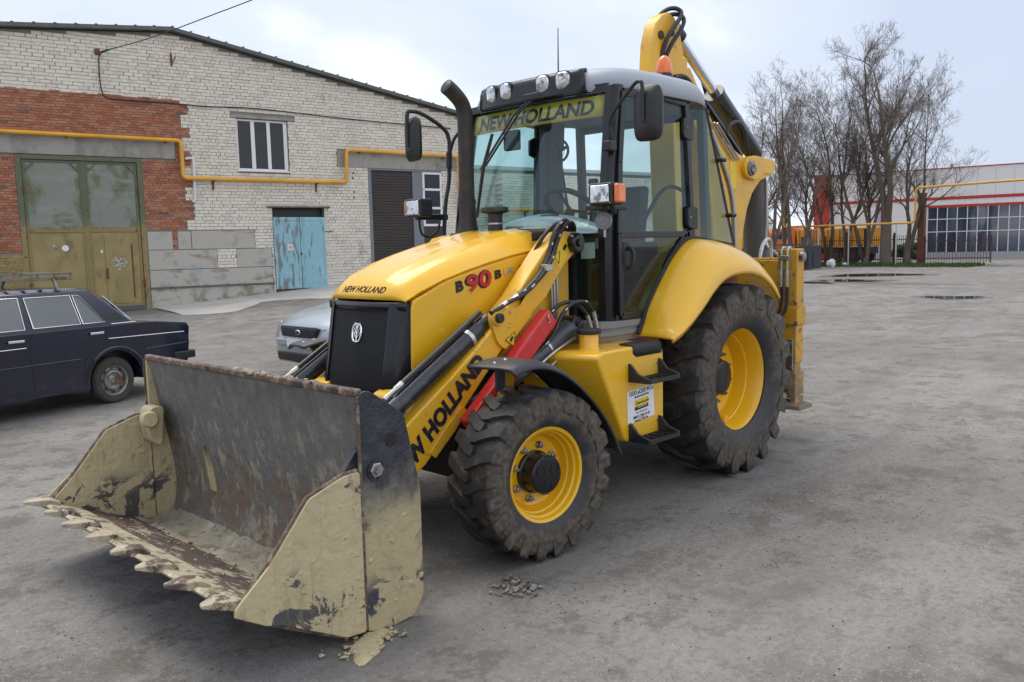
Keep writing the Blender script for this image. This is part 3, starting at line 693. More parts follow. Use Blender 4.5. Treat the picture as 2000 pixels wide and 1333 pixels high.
# roller door with side light
M['roller'] = pmat('brown_roller_slat', (.034,.025,.021), .45, vary=3)
M['grey_frame'] = pmat('blue_grey_frame', (.17,.19,.215), .5)
rd = empty('roller_door', (0,0,0), 0, BB)
for k in range(42):
    z = .40+k*.094
    if z > 4.2: break
    MB().box(5.66,7.22,.03,.05,z,z+.086).build('slat', M['roller'], rd, bevel=.01)
MB().box(5.66,7.22,.055,.10,.3,4.34).build('slat_backing', M['decal_black'], rd)
MB().box(5.55,5.66,-.02,.12,.3,4.34).build('door_jamb', M['grey_frame'], rd, bevel=.006); MB().box(5.55,8.40,-.02,.12,4.34,4.40).build('door_head', M['grey_frame'], rd, bevel=.006)
MB().box(7.22,7.62,.0,.12,.3,4.34).build('door_pier', M['grey_frame'], rd, bevel=.006)
sw_ = MB()
for z0, z1 in ((2.47,2.55),(3.06,3.14),(3.70,3.78),(4.26,4.34)): sw_.box(7.62,8.40,.0,.08,z0,z1)
sw_.box(7.62,7.70,.0,.08,2.55,4.26); sw_.box(8.32,8.40,.0,.08,2.55,4.26); sw_.build('side_light_frame', M['pvc'], rd, bevel=.005)
for z0, z1 in ((2.55,3.06),(3.14,3.70),(3.78,4.26)): MB().box(7.70,8.32,.04,.05,z0,z1).build('pane', M['dark_glass'], rd)
MB().box(7.62,8.40,.01,.08,.3,2.47).build('side_panel', M['roller'], rd)
# iron bits on the wall
MB().box(-2.53,-2.40,-.10,.0,7.20,7.34).build('junction_box', M['rust'], BB, bevel=.01)
for s, z0, z1 in ((-.52,7.08,7.44),):
    MB().box(s-.02,s+.02,-.06,-.005,z0,z1).build('wall_bracket', M['rust'], BB); MB().bar((s,-.05,z0+.05),(s+.10,-.16,z1-.1),.02,.02).build('wall_bracket', M['rust'], BB)
MB().tube([(-.32,-.05,4.47),(-.10,-.06,4.50),(-.09,-.06,4.44),(-.10,-.06,3.30),(-.16,-.02,3.22)], .045, 10).build('drain_pipe', M['pvc'], BB)
MB().box(-1.50,2.18,-.05,-.015,.70,.745).build('base_rail', M['roof_edge'], BB)
for z, s in ((4.22,5.02),(4.05,5.0),(3.60,5.02),(3.42,5.01)): MB().box(s-.025,s+.025,-.012,-.006,z-.035,z+.035).build('chipped_hole', M['decal_black'], BB)

# yellow gas pipe on brackets
M['gas_yellow'] = pmat('gas_pipe_paint', (.72,.36,.025), .4, coat=.2, vary=1.5, layers=[dict(col=(.45,.25,.05), scale=3, lo=.6, hi=.75, amt=.5)])
GP = empty('gas_pipe', WO, WAZ); tag(GP, 'yellow gas pipe stepping along the white brick workshop wall', 'pipe')
def pipe_path(pts, r=.12, k=4):
    out_ = [Vector(pts[0])]
    for i in range(1,len(pts)-1):
        p, a, b = Vector(pts[i]), Vector(pts[i-1]), Vector(pts[i+1]); s = p+(a-p).normalized()*r; e_ = p+(b-p).normalized()*r
        for j in range(k+1): t = j/k; out_.append(s*(1-t)**2+p*2*t*(1-t)+e_*t*t)
    out_.append(Vector(pts[-1])); return out_
MB().tube(pipe_path([(-9.5,-.17,4.99),(-.44,-.17,4.97),(-.43,-.17,3.90),(4.70,-.17,3.90),(4.74,-.17,4.95),(9.02,-.17,4.90),(9.03,-.17,3.06),(23,-.17,3.06)]), .060, 12).build('pipe', M['gas_yellow'], GP, smooth=1)
for s, z in ((-7.5,4.99),(-3.4,4.98),(-.85,4.97),(.45,3.90),(3.7,3.90),(5.2,4.94),(8.4,4.90),(12,3.06),(16,3.06)):
    br = MB(); br.box(s-.03,s+.03,-.025,-.005,z-.32,z-.02); br.box(s-.02,s+.02,-.23,-.02,z-.085,z-.06); br.build('pipe_bracket', M['rust'], GP)
# power cable
CB = MB().tube(smooth_path([wall_pt(8.8,.05,5.88),wall_pt(5,.05,5.95),wall_pt(1.9,.05,6.06),wall_pt(.4,.05,6.01),wall_pt(-.15,.06,6.02),wall_pt(-1.1,.06,6.03),wall_pt(-2.1,.06,6.03),wall_pt(-2.36,.07,6.08),wall_pt(-2.44,.07,6.35),wall_pt(-2.45,.08,6.9),wall_pt(-2.40,.1,7.2),wall_pt(-2.2,.3,7.30)],6), .017, 6).build('wall_cable', M['rubber'])
tag(CB, 'black cable fixed across the brick workshop wall above the window', 'cable')
ow = MB().tube(smooth_path([wall_pt(-2.42,.12,7.25),wall_pt(-1.45,1.6,7.42),wall_pt(-.35,3.5,7.72),wall_pt(.9,5.4,8.15),wall_pt(2.4,8.0,8.9),wall_pt(4.4,11.0,9.9)],6), .014, 5).build('overhead_wire', M['rubber'])
tag(ow, 'thin twisted overhead wire rising from the wall box into the sky', 'wire')

# ------------------------------------------------------------------ lower brick annex behind the machine
AX = empty('brick_annex', WO, WAZ); tag(AX, 'low white brick annex seen through the cab windscreen', 'building')
MB().box(9.32,24.5,.412,.8,0,4.55).build('wall', M['mortar'], AX); MB().box(24.1,24.5,.8,9,0,4.55).build('side_wall', M['white_brick'], AX); MB().box(9.32,24.5,8.6,9,0,4.5).build('rear_wall', M['white_brick'], AX)
lay(bricks(lambda a,b,z0,z1: [(a,b)], 9.32,24.5,.02,4.5,.0955,.25,.011,False,4,rb), M['white_brick'], AX, 300, 'white_brick', 9.5, y0=.392)
MB().box(9.25,24.8,.20,9.2,4.55,4.68).build('roof', pmat('pale_roof_sheet', (.40,.42,.42), .5), AX, bevel=.01)

# ------------------------------------------------------------------ white showroom behind the fence
SO = Vector((-62.85,-14.57,0)); SAZ = D2R(277)
SR = empty('white_showroom', SO, SAZ); tag(SR, 'white clad showroom with red bands and a large glazed front behind the fence', 'building')
M['clad'] = pmat('white_cladding', (.82,.82,.80), .5, island=.03)
M['red_trim'] = pmat('red_trim', (.50,.045,.035), .5)
MB().box(-22,11.4,-14,-.05,-.2,6.6).build('hall', M['clad'], SR)
for k in range(27):
    a = -21 + k*1.16
    for z0, z1 in ((4.62,6.68),(3.9,4.40)) if a < 3.0 else ((4.62,6.68),(.3,4.40)):
        MB().box(a+.008,a+1.152,-.05,0,z0,z1).build('cladding_panel', M['clad'], SR)
MB().box(-22,11.4,-.05,.05,6.68,6.75).build('roof_trim', M['red_trim'], SR); MB().box(-22,10.32,-.05,.04,4.41,4.61).build('red_band', M['red_trim'], SR); MB().box(-22,3.16,-.05,.06,3.84,4.02).build('red_band', M['red_trim'], SR)
MB().box(10.30,11.5,-1.5,.25,-.2,6.85).build('corner_pier', M['red_trim'], SR, bevel=.02)
MB().box(-22,3.1,-.04,.02,-.2,.52).build('glazing_base', pmat('grey_base', (.40,.40,.40), .7), SR)
M['showroom_glass'] = pmat('showroom_glass', (.045,.065,.10), .07, spec=.8, coat=.4, island=.35)
mul = [3.12-i*.665 for i in range(24)]
for a, b in zip(mul, mul[1:]):
    for z0, z1 in ((.55,2.02),(2.08,2.95),(3.01,3.82)):
        MB().box(b+.03,a-.03,-.03,-.01,z0,z1).build('pane', M['showroom_glass'], SR)
for x in mul: MB().box(x-.03,x+.03,-.02,.04,.52,3.84).build('mullion', M['pvc'], SR)
for z in (2.02,2.95): MB().box(mul[-1],mul[0],-.02,.036,z,z+.06).build('transom', M['pvc'], SR)
MB().box(6.35,6.85,-.02,.05,.0,3.9).build('door_frame', M['red_trim'], SR); MB().box(6.44,6.76,.0,.06,.05,3.78).build('door_leaf', pmat('pale_door', (.45,.5,.62), .4), SR)
MB().lathe([(.001,0),(.30,0),(.30,.42),(.33,.42),(.33,.5),(.001,.55)], (1.8,-1.5,6.6), (0,0,1), 16).build('roof_vent', M['chrome'], SR)
# far low house and chimney
FH = empty('far_house', (-70,-41,0), D2R(292)); tag(FH, 'far white house with grey hipped roof between the tree trunks', 'house')
MB().box(-6,6,-4,4,0,3.4).build('wall', M['clad'], FH)
rfh = MB(); rfh.rings([[(-6.4,-4.4,3.4),(6.4,-4.4,3.4),(6.4,4.4,3.4),(-6.4,4.4,3.4)],[(-3,-.2,5.0),(3,-.2,5.0),(3,.2,5.0),(-3,.2,5.0)]]); rfh.build('roof', M['concrete'], FH, smooth=-1)
CH = MB().box(-.5,.5,-.5,.5,0,7.4).build('brick_chimney', pmat('chimney_brick', (.24,.075,.06), .9, bump=[(5,.3,.02)]), loc=(-66,-35.3,0), bevel=.03); tag(CH, 'slim red brick chimney rising behind the left tree trunks', 'chimney')
# ================================================================== BACKHOE LOADER (x forward, y left, z up, origin on the ground under the rear axle)
BL = empty('backhoe_loader')
tag(BL, 'yellow backhoe loader with clay-caked front bucket, parked in the middle of the yard', 'backhoe loader')

# ---------------------------------------------------------------- wheels
def wheel(name, R, prof_tyre, lug, prof_rim, hub_prof, nut_r, nut_y, n_nuts, loc, side, steer, tm):
    W = empty(name, loc, 0, BL); W.rotation_euler = (0, 0, steer)
    s = side
    t = MB(); t.lathe(prof_tyre, axis=(0,1,0), n=72, closed=True)
    n, stations = lug
    rnd = random.Random(3)
    for k in range(n):
        for sd in (1,-1):
            base = 2*math.pi*(k + (0.5 if sd < 0 else 0))/n + rnd.uniform(-.006,.006)
            rg = []
            for (y, off, rb, rt, hw) in stations:
                th = base + off; yy = y*sd
                ring = []
                for (rad, w_) in ((rb, hw*1.12), (rt, hw*.9)):
                    for q in (-1,1):
                        a = th + q*w_/rad; ring.append((rad*math.cos(a), yy, rad*math.sin(a)))
                rg.append([ring[0], ring[2], ring[3], ring[1]])
            t.rings(rg)
    t.build('tyre', tm, W, smooth=.5)
    def o(b): return b if s > 0 else b.mirror_y()
    o(MB().lathe(prof_rim, axis=(0,1,0), n=56)).build('rim', M['rim'], W, smooth=.5)
    o(MB().lathe(hub_prof, axis=(0,1,0), n=36)).build('hub', M['black_gloss'], W, smooth=.5)
    for k in range(n_nuts):
        a = 2*math.pi*(k+.35)/n_nuts; c, d = nut_r*math.cos(a), nut_r*math.sin(a)
        nb = MB(); nb.lathe([(.001,nut_y-.01),(.021,nut_y-.01),(.021,nut_y+.006),(.015,nut_y+.008),(.015,nut_y+.026),(.009,nut_y+.028),(.009,nut_y+.040),(.001,nut_y+.041)], (c,0,d), (0,1,0), 6)
        o(nb).build('wheel_nut', M['bolt'], W, smooth=.3)
    return W
FT = [(.250,.118),(.262,.128),(.285,.150),(.325,.164),(.370,.166),(.408,.158),(.430,.138),(.438,.09),(.442,0),
      (.438,-.09),(.430,-.138),(.408,-.158),(.370,-.166),(.325,-.164),(.285,-.150),(.262,-.128),(.250,-.118)]
F_LUG = (21, [(-.022,-.035,.425,.462,.030),(.030,-.012,.425,.466,.031),(.052,.020,.425,.466,.031),(.135,.100,.420,.462,.033),(.166,.128,.385,.450,.034),(.173,.140,.35,.405,.032)])
F_RIM = [(.10,-.02),(.10,.012),(.165,.012),(.185,.022),(.198,.010),(.206,.030),(.214,.055),(.222,.060),(.228,.092),(.238,.100),(.244,.124),(.258,.131),(.264,.126),(.258,.114),(.246,.10),(.22,-.10),(.2,-.12)]
F_HUB = [(.001,.134),(.075,.134),(.098,.130),(.106,.120),(.110,.04),(.118,.034),(.118,.012),(.10,0),(.001,0)]
for sgn in (1,-1):
    fw = wheel('front_wheel', .465, FT, F_LUG, F_RIM, F_HUB, .148, .018, 8, (2.195, sgn*.922, .462), sgn, D2R(-6.3), M['tyre_front'])
    # tow lug / valve guard and hub end-cover rings
    vb = MB().bar((.13,.04,.165),(.175,.085,.16),.05,.012,(.6,-.2,.8)); (vb if sgn > 0 else vb.mirror_y()).build('valve_guard', M['rim'], fw, bevel=.004)
    for a in (.5, 2.6, 4.7):
        rb = MB().lathe([(.026,.1345),(.030,.1345),(.030,.1375),(.026,.1375)], (.058*math.cos(a),0,.058*math.sin(a)), (0,1,0), 20, closed=True)
        (rb if sgn > 0 else rb.mirror_y()).build('cover_ring', M['black_plastic'], fw)
RT = [(.370,.165),(.385,.178),(.42,.204),(.49,.222),(.56,.222),(.615,.208),(.645,.178),(.658,.11),(.663,0),
      (.658,-.11),(.645,-.178),(.615,-.208),(.56,-.222),(.49,-.222),(.42,-.204),(.385,-.178),(.370,-.165)]
R_LUG = (18, [(-.030,-.060,.64,.690,.036),(.040,-.030,.64,.697,.040),(.066,.005,.64,.697,.040),(.180,.075,.62,.692,.046),(.222,.100,.57,.678,.052),(.228,.108,.53,.615,.050)])
R_RIM = [(.13,-.09),(.13,-.055),(.235,-.055),(.265,-.048),(.280,-.072),(.296,-.066),(.306,-.02),(.318,.03),(.327,.036),(.338,.085),(.350,.118),(.358,.140),(.370,.152),(.382,.172),(.389,.168),(.382,.155),(.366,.14),(.33,-.15),(.31,-.16)]
R_HUB = [(.001,.022),(.105,.022),(.122,.018),(.128,.010),(.128,-.03),(.145,-.035),(.145,-.055),(.12,-.06),(.001,-.06)]
for sgn in (1,-1):
    rw = wheel('rear_wheel', .695, RT, R_LUG, R_RIM, R_HUB, .185, -.052, 10, (0, sgn*.822, .69), sgn, 0, M['tyre_rear'])
    vb = MB().box(.02,.07,.02,.075,-.32,-.27); (vb if sgn > 0 else vb.mirror_y()).build('valve_guard', M['rim'], rw, bevel=.006)

# ---------------------------------------------------------------- chassis and axles
MB().prism([(-1.30,.62),(-1.30,1.02),(-.3,1.0),(.6,1.0),(1.5,.98),(2.50,.90),(2.62,.80),(2.62,.62),(1.9,.55),(.9,.55),(0,.55)], -.30, .30).build('chassis', M['interior'], BL, bevel=.01)
for sgn in (1,-1):
    MB().prism(round_poly([(2.40,.66),(2.40,.885),(2.66,.925),(2.745,.90),(2.745,.70),(2.66,.62)],.03), *sorted((sgn*.235, sgn*.40))).build('front_bracket', M['yellow'], BL, bevel=.014)
ax = MB(); ax.tube([(2.195,-.80,.462),(2.195,-.3,.50),(2.195,0,.52),(2.195,.3,.50),(2.195,.80,.462)], [.075,.085,.13,.085,.075], 14)
ax.build('front_axle', M['interior'], BL)
MB().tube([(0,-.70,.69),(0,-.32,.69),(0,0,.69),(0,.32,.69),(0,.70,.69)], [.10,.13,.19,.13,.10], 16).build('rear_axle', M['interior'], BL)
MB().box(-.95,2.35,-.46,.46,.36,.62).build('belly_pan', M['interior'], BL, bevel=.03)
MB().box(1.0,2.0,-.34,.34,.95,1.55).build('engine_block', M['interior'], BL, bevel=.03)
for sgn in (1,-1):
    MB().tube([(2.30,sgn*.10,.40),(2.33,sgn*.45,.39),(2.31,sgn*.74,.40)], .022, 8).build('steering_rod', M['cyl_black'], BL)

# ---------------------------------------------------------------- bonnet
hs = [(2.575,1.405,1.398,.352),(2.575,1.44,1.402,.356),(2.555,1.485,1.412,.362),(2.49,1.540,1.446,.372),(2.32,1.607,1.510,.388),(2.15,1.656,1.557,.399),(1.98,1.697,1.597,.408),(1.78,1.742,1.638,.418),(1.62,1.772,1.661,.426),(1.50,1.786,1.674,.430)]
rings = []
for i,(x,zt,zc,w) in enumerate(hs):
    fr = max(0, 1 - i/3.2)
    row = []
    for q in range(-12,13):
        t = q/12; y = t*w; a = abs(t)
        bulge = .055*fr*(1-t*t)
        if a < .66: z = zt + .014*(1-(a/.66)**2)*(1 if i > 1 else .3) + (.010*(math.exp(-((a-.42)/.07)**2)) if 2 < i else 0)
        else:
            u = (a-.66)/.34; z = zt - (zt-zc)*(u**1.7)
        row.append((x + bulge, y, z))
    row.append((x+.0, w-.012, zc-.02 if i > 1 else zc-.012)); row.insert(0, (x+.0, -w+.012, zc-.02 if i > 1 else zc-.012))
    rings.append(row)
hood = MB(); hood.rings(rings, caps=False, closed=False)
hood_o = hood.build('bonnet', M['yellow'], BL, smooth=1.0)
sol = hood_o.modifiers.new('thickness', 'SOLIDIFY'); sol.thickness = .012; sol.offset = -1
MB().bar((1.62,.435,1.74),(1.49,.437,1.755),.006,.05).build('bonnet_seam', M['black_plastic'], hood_o)
text_part('NEW HOLLAND', .056, (2.80,-.20,1.512), (0,1,0), (-.33,0,.94), M['decal_dark'], hood_o, shear=.28, offset=.0012, width=.40, drape=(hood_o,(-1,0,-.35),.0015))
# dark cowl behind the bonnet, below the windscreen
MB().prism([(1.50,1.60),(1.50,1.785),(1.30,1.80),(1.22,1.79),(1.22,1.60)], -.46,.46).build('scuttle', M['interior'], BL, bevel=.01)
# side panels
for sgn in (1,-1):
    pp = round_poly([(2.550,1.398),(2.45,1.435),(2.32,1.494),(2.15,1.541),(1.98,1.581),(1.78,1.622),(1.555,1.653),(1.53,1.05),(1.62,.99),(2.48,.965),(2.565,.99)], .05, 3)
    sp = MB(); n = len(pp)
    def yy(x, inn=0): return sgn*((.374 + (2.56-x)*.052) - inn)
    sp.add([(x,yy(x),z) for x,z in pp]+[(x,yy(x,.035),z) for x,z in pp], [tuple(range(n)),tuple(range(2*n-1,n-1,-1))]+[(i,i+n,(i+1)%n+n,(i+1)%n) for i in range(n)])
    spo = sp.build('side_panel', M['yellow'], BL, bevel=.016, seg=3)
    # recessed handle slot
    sl = MB().prism(round_poly([(1.735,1.52),(1.735,1.572),(1.62,1.59),(1.62,1.538)],.02,3), *sorted((yy(1.6)+sgn*.001, yy(1.6)+sgn*.006)))
    sl.build('handle_slot', M['decal_black'], spo)
    sl = MB(); sl.lathe([(.001,0),(.022,0),(.022,.012),(.010,.018),(.001,.018)], (2.50,yy(2.5),1.02), (0,sgn,0), 14); sl.build('latch', M['bolt'], spo)
    if sgn > 0:
        k = -.052
        def put(body, size, x, z, m, off, w_, dy=0):
            yb = yy(x)+.0025+dy
            text_part(body, size, (x,yb,z), (-1,-k,.21), (0,0,1), m, spo, offset=off, shear=.10, width=w_)
        put('B', .080, 2.232, 1.432, M['decal_black'], .005, .062)
        put('90', .132, 2.158, 1.422, M['decal_black'], .0075, .212)
        put('90', .132, 2.152, 1.425, M['decal_red'], .0025, .196, .0022)
        put('B', .066, 1.928, 1.495, M['decal_black'], .004, .058)
        put('LR', .050, 1.856, 1.516, M['decal_silver'], .0018, .085)
        wd = MB().prism([(2.115,1.128),(2.115,1.21),(2.005,1.222),(2.005,1.14)], yy(2.06)+.004, yy(2.06)+.0055); wd.build('warning_label', M['decal_orange'], spo)
        for xx in (2.09,2.04):
            tr = MB(); tr.tube([(xx+.018,yy(xx)+.0065,1.165),(xx,yy(xx)+.0065,1.20),(xx-.018,yy(xx)+.0065,1.168),(xx+.018,yy(xx)+.0065,1.165)], .0022, 4); tr.build('warning_triangle', M['decal_black'], spo)
# grille cowl and mesh
def cowl_row(z):
    t = (1.385-z)/(1.385-.90); xf = 2.615 + .085*t; b = .28
    return xf, b
cw = MB(); rows_o = []
for j in range(13):
    z = .89 + (1.388-.89)*j/12; xf, b = cowl_row(z)
    rows_o.append([(2.47,-.372,z),(2.572,-.366,z),(xf-.03,-.332,z),(xf,-.275,z),(xf+.001,-.262,z),(xf-.035,-.258,z),(xf-.035,.258,z),(xf+.001,.262,z),(xf,.275,z),(xf-.03,.332,z),(2.572,.366,z),(2.47,.372,z)])
cw.rings(rows_o, caps=False, closed=False)
cowl = cw.build('grille_cowl', M['black_gloss'], BL, smooth=.7)
vis = MB()   # upper lip above the mesh
vis.rings([[(2.50,y,z0) for y in (-.385,-.3,-.15,0,.15,.3,.385)] if False else [(2.615+.062*(1-(y/.36)**2)*1.0 - .03, y, z0) for y in (-.362,-.30,-.2,-.1,0,.1,.2,.30,.362)] for z0 in (1.345,1.392)], caps=False, closed=False)
vo = vis.build('grille_lip', M['black_gloss'], cowl); sl = vo.modifiers.new('thickness','SOLIDIFY'); sl.thickness = .03
gm = MB()
for i in range(46):
    z = .905 + i*(1.35-.905)/45; xf, b = cowl_row(z)
    gm.bar((xf-.012,-.262,z),(xf-.012+.014,0,z),.006,.0042); gm.bar((xf-.012+.014,0,z),(xf-.012,.262,z),.006,.0042)
for i in range(58):
    y = -.26 + .52*i/57; bulge = .014*(1-abs(y)/.262)
    x0, _ = cowl_row(.90); x1, _ = cowl_row(1.35)
    gm.bar((x0-.012+bulge,y,.90),(x1-.012+bulge,y,1.35),.0042,.006,(1,0,0))
gm.build('grille_mesh', M['mesh_black'], cowl, kind='stuff')
MB().box(2.40,2.43,-.30,.30,.85,1.38).build('radiator', M['radiator'], BL)
MB().lathe([(.001,.01),(.16,.01),(.17,.0),(.15,-.02),(.001,-.02)], (2.47,0,1.08), (1,0,0), 24).build('fan_shroud', M['interior'], BL)
# leaf badge on the mesh
bc = Vector((cowl_row(1.215)[0]+.008, 0.0, 1.215)); bx_ = Vector((0,1,0)); bu = Vector((-.17,0,.985))
ov = [bc + bx_*(.040*math.copysign(abs(math.cos(a))**.75, math.cos(a))) + bu*(.052*math.copysign(abs(math.sin(a))**.75, math.sin(a))) for a in [2*math.pi*i/28 for i in range(28)]]
badge = MB(); badge.tube(ov+[ov[0]], .0058, 6); bo = badge.build('badge', M['reflector'], BL)
lf = MB(); lf.tube([bc-bu*.052, bc+bu*.045], [.0035,.003], 5); lf.build('leaf_stem', M['reflector'], bo)
for sd in (1,-1):
    for h, ln in ((-.040,.024),(-.014,.026),(.014,.022)):
        MB().tube(smooth_path([bc+bu*h, bc+bu*(h+.020)+bx_*sd*ln*.5, bc+bu*(h+.046)+bx_*sd*ln*1.2],3), [.0022,.003,.003,.0033,.0035,.003,.0018], 5).build('leaf_blade', M['reflector'], bo)
MB().lathe([(.001,0),(.03,0),(.03,.001),(.001,.001)], bc-Vector((.004,0,0)), (1,0,.17), 20).build('badge_back', M['decal_black'], bo)

# ---------------------------------------------------------------- loader arms, cylinders, struts
def beam(pts_top, pts_bot, y0, y1): return MB().prism(pts_top + pts_bot[::-1], y0, y1)
for sgn in (1,-1):
    y0, y1 = sorted((sgn*.455, sgn*.585))
    arm = beam([(1.36,1.745),(1.46,1.775),(1.56,1.755),(1.66,1.665),(1.80,1.530),(1.93,1.395),(2.02,1.325),(2.13,1.22),(2.45,.985),(2.80,.76),(3.26,.47),(3.30,.40)],
               [(1.345,1.66),(1.40,1.625),(1.47,1.575),(1.56,1.485),(1.66,1.375),(1.80,1.275),(1.93,1.185),(2.03,1.12),(2.36,.80),(2.66,.535),(3.14,.25),(3.25,.27)], y0, y1).build('loader_arm', M['yellow_dirty'], BL, bevel=.012)
    # outer cylinder boss plate
    bp_ = MB().prism(round_poly([(1.90,1.42),(1.86,1.41),(1.95,1.315),(2.05,1.34),(2.13,1.335),(2.165,1.285),(2.145,1.225),(2.11,1.14),(2.05,1.09),(1.80,1.29)],.03,3), *sorted((sgn*.575, sgn*.603)))
    bpo = bp_.build('boss_plate', M['yellow_dirty'], arm, bevel=.006)
    for r, a, b, mt in ((.046,.600,.615,'yellow_dirty'),(.028,.615,.640,'black_plastic')):
        MB().lathe([(.001,a),(r,a),(r,b-.004),(r-.004,b),(.001,b)], (2.113,0,1.283), (0,sgn,0), 24).build('pin', M[mt], arm, smooth=.5)
    MB().lathe([(.001,.57),(.062,.57),(.062,.628),(.05,.636),(.024,.636),(.024,.65),(.001,.65)], (1.40,0,1.70), (0,sgn,0), 24).build('pivot_pin', M['black_gloss'], arm, smooth=.5)
    # lower welded gusset edge
    MB().prism([(2.44,.695),(2.36,.79),(2.40,.815),(2.54,.695),(2.64,.595),(2.60,.56)], *sorted((sgn*.583, sgn*.596))).build('gusset', M['yellow_dirty'], arm, bevel=.004)
    # bucket tilt cylinder
    A, B = Vector((2.10,sgn*.505,1.262)), Vector((2.84,sgn*.505,.832)); d = (B-A).normalized(); up_ = Vector((0,sgn,0)).cross(d); up_ = up_ if up_.z > 0 else -up_
    tc = MB(); tc.tube([A, A+d*.10, A+d*.10, A+d*.12, B-d*.07, B-d*.07, B], [.05,.05,.062,.055,.055,.062,.062], 20); tco = tc.build('tilt_cylinder', M['cyl_black'], BL, smooth=.5)
    MB().tube([B, B+d*.42], .032, 14).build('rod', M['chrome'], tco)
    MB().tube([A+d*.17-up_*.0, A+d*.195], .0605, 20).build('clamp', M['steel'], tco)
    hp = [A+up_*.075+d*.02, A+up_*.075+d*.2, B+up_*.078-d*.15]
    MB().tube(hp, .016, 8).build('hose', M['hose'], tco)
    MB().tube([B+up_*.078-d*.16, B+up_*.078-d*.11, B+up_*.078-d*.10, B+up_*.078-d*.02], [.017,.017,.013,.013], 10).build('hose_fitting', M['steel'], tco)
    MB().sphere(B+up_*.07+d*.0, .024, 10, 6).build('elbow', M['cyl_black'], tco)
    # lift cylinder below the arm
    A, B = Vector((1.44,sgn*.62,1.195)), Vector((2.30,sgn*.60,.79)); d = (B-A).normalized()
    lc = MB(); lc.tube([A-d*.03, A+d*.06, A+d*.06, B], [.05,.05,.062,.058], 20); lco = lc.build('lift_cylinder', M['cyl_grey'], BL, smooth=.5)
    MB().lathe([(.001,.56),(.055,.56),(.055,.66),(.046,.668),(.018,.668),(.018,.675),(.001,.675)], (1.46,0,1.195), (0,sgn,0), 22).build('end_cap', M['black_gloss'], lco, smooth=.5)
    MB().tube([A+d*.30, A+d*.315], .064, 20).build('clamp', M['steel'], lco)
    # yellow pillar that carries arm and lift cylinder
    MB().prism([(1.30,1.0),(1.30,1.66),(1.36,1.72),(1.48,1.70),(1.62,1.45),(1.78,1.15),(1.95,1.02),(1.95,.90),(1.4,.90)], *sorted((sgn*.425, sgn*.462))).build('arm_tower', M['yellow_dirty'], BL, bevel=.01)
    # bucket link lever and cross piece
    MB().prism([(3.16,.30),(3.30,.32),(3.34,.60),(3.24,.74),(3.12,.70)], *sorted((sgn*.52, sgn*.60))).build('bucket_bracket', M['bucket_side'], BL, bevel=.01)
arm_len = Vector((2.86-1.98,0,.64-1.215))
text_part('NEW HOLLAND', .132, (2.862,.5875,.444), (-1,0,.885), (0.885,0,1), M['decal_dark'], BL, name='arm_lettering', offset=.007, shear=.08, width=.885)
# red safety strut, stored along the lift cylinder
st = MB(); a0, a1 = Vector((1.715,.645,1.270)), Vector((2.40,.645,.700)); dd = (a1-a0).normalized(); nn = Vector((0,1,0)).cross(dd)
st.bar(a0, a1, .085, .115, nn if nn.z > 0 else -nn); sto = st.build('safety_strut', M['red'], BL, bevel=.014)
MB().tube([Vector((1.765,.690,1.262))+Vector(p) for p in ((0,0,.02),(.012,.005,0),(-.006,.006,-.012),(.010,.005,-.03),(-.008,.004,-.026),(-.004,.005,-.006))], .0035, 6).build('lynch_pin', M['steel'], sto)
# steel tubes beside the arm tower
for k, xo in enumerate((1.505,1.478,1.45)):
    MB().tube(smooth_path([(xo-.02+k*.012,.475,1.22),(xo,.49,1.32),(xo,.49,1.55),(xo-.035,.52,1.63),(xo-.085,.56,1.70),(xo-.085,.57,1.77)],5), .009, 8).build('hydraulic_tube', M['steel'], BL)
MB().box(1.42,1.53,.478,.504,1.50,1.545).build('tube_clamp', M['grey_plastic'], BL, bevel=.004)
# hoses over the arm pivot
hz = [([(1.66,.46,1.60),(1.645,.50,1.68),(1.60,.53,1.76),(1.52,.54,1.815),(1.42,.52,1.82),(1.36,.48,1.78)],.0135),
      ([(1.98,.612,1.385),(1.86,.615,1.445),(1.74,.612,1.53),(1.66,.60,1.62),(1.615,.59,1.70),(1.56,.585,1.785),(1.47,.57,1.84),(1.38,.54,1.82),(1.33,.50,1.77)],.0145),
      ([(2.16,.60,1.315),(2.02,.615,1.37),(1.88,.62,1.42),(1.72,.622,1.53),(1.635,.615,1.62),(1.58,.60,1.70),(1.52,.59,1.78),(1.43,.575,1.83),(1.35,.55,1.81),(1.30,.51,1.76)],.0145),
      ([(1.93,.60,1.02),(1.80,.645,1.16),(1.72,.65,1.27),(1.62,.66,1.33),(1.50,.67,1.335),(1.42,.68,1.28),(1.40,.69,1.25)],.013),
      ([(1.86,.64,1.03),(1.72,.67,1.14),(1.63,.68,1.27),(1.53,.69,1.335),(1.42,.70,1.33),(1.35,.70,1.27)],.013)]
for ih, (p, r) in enumerate(hz):
    sp_ = smooth_path(p,5); ho_ = MB().tube(sp_, r, 8).build('hose', M['hose'], BL)
    if ih in (1,2,3,4):
        for k in range(3, len(sp_)-4, 4):
            a_, b_ = sp_[k], sp_[k+1]; dd_ = (b_-a_)*(.8 if k % 8 == 3 else .35); sd_ = Vector((0,1,0))*(r*.82) + Vector((0,0,1))*(r*.45)
            MB().tube([a_+sd_, a_+dd_+sd_], .0042, 5).build('hose_marking', M['white'] if k % 8 == 3 else M['decal_red'], ho_)
for a, b in (((1.40,.69,1.25),(1.36,.70,1.13)),((1.35,.70,1.27),(1.315,.71,1.13)),((2.13,.60,1.325),(2.04,.613,1.365)),((2.01,.612,1.372),(1.95,.614,1.40)),((1.93,.60,1.02),(1.88,.62,1.065)),((1.665,.462,1.575),(1.658,.475,1.64))):
    MB().tube([a,b], .014, 8).build('hose_fitting', M['steel'], BL)
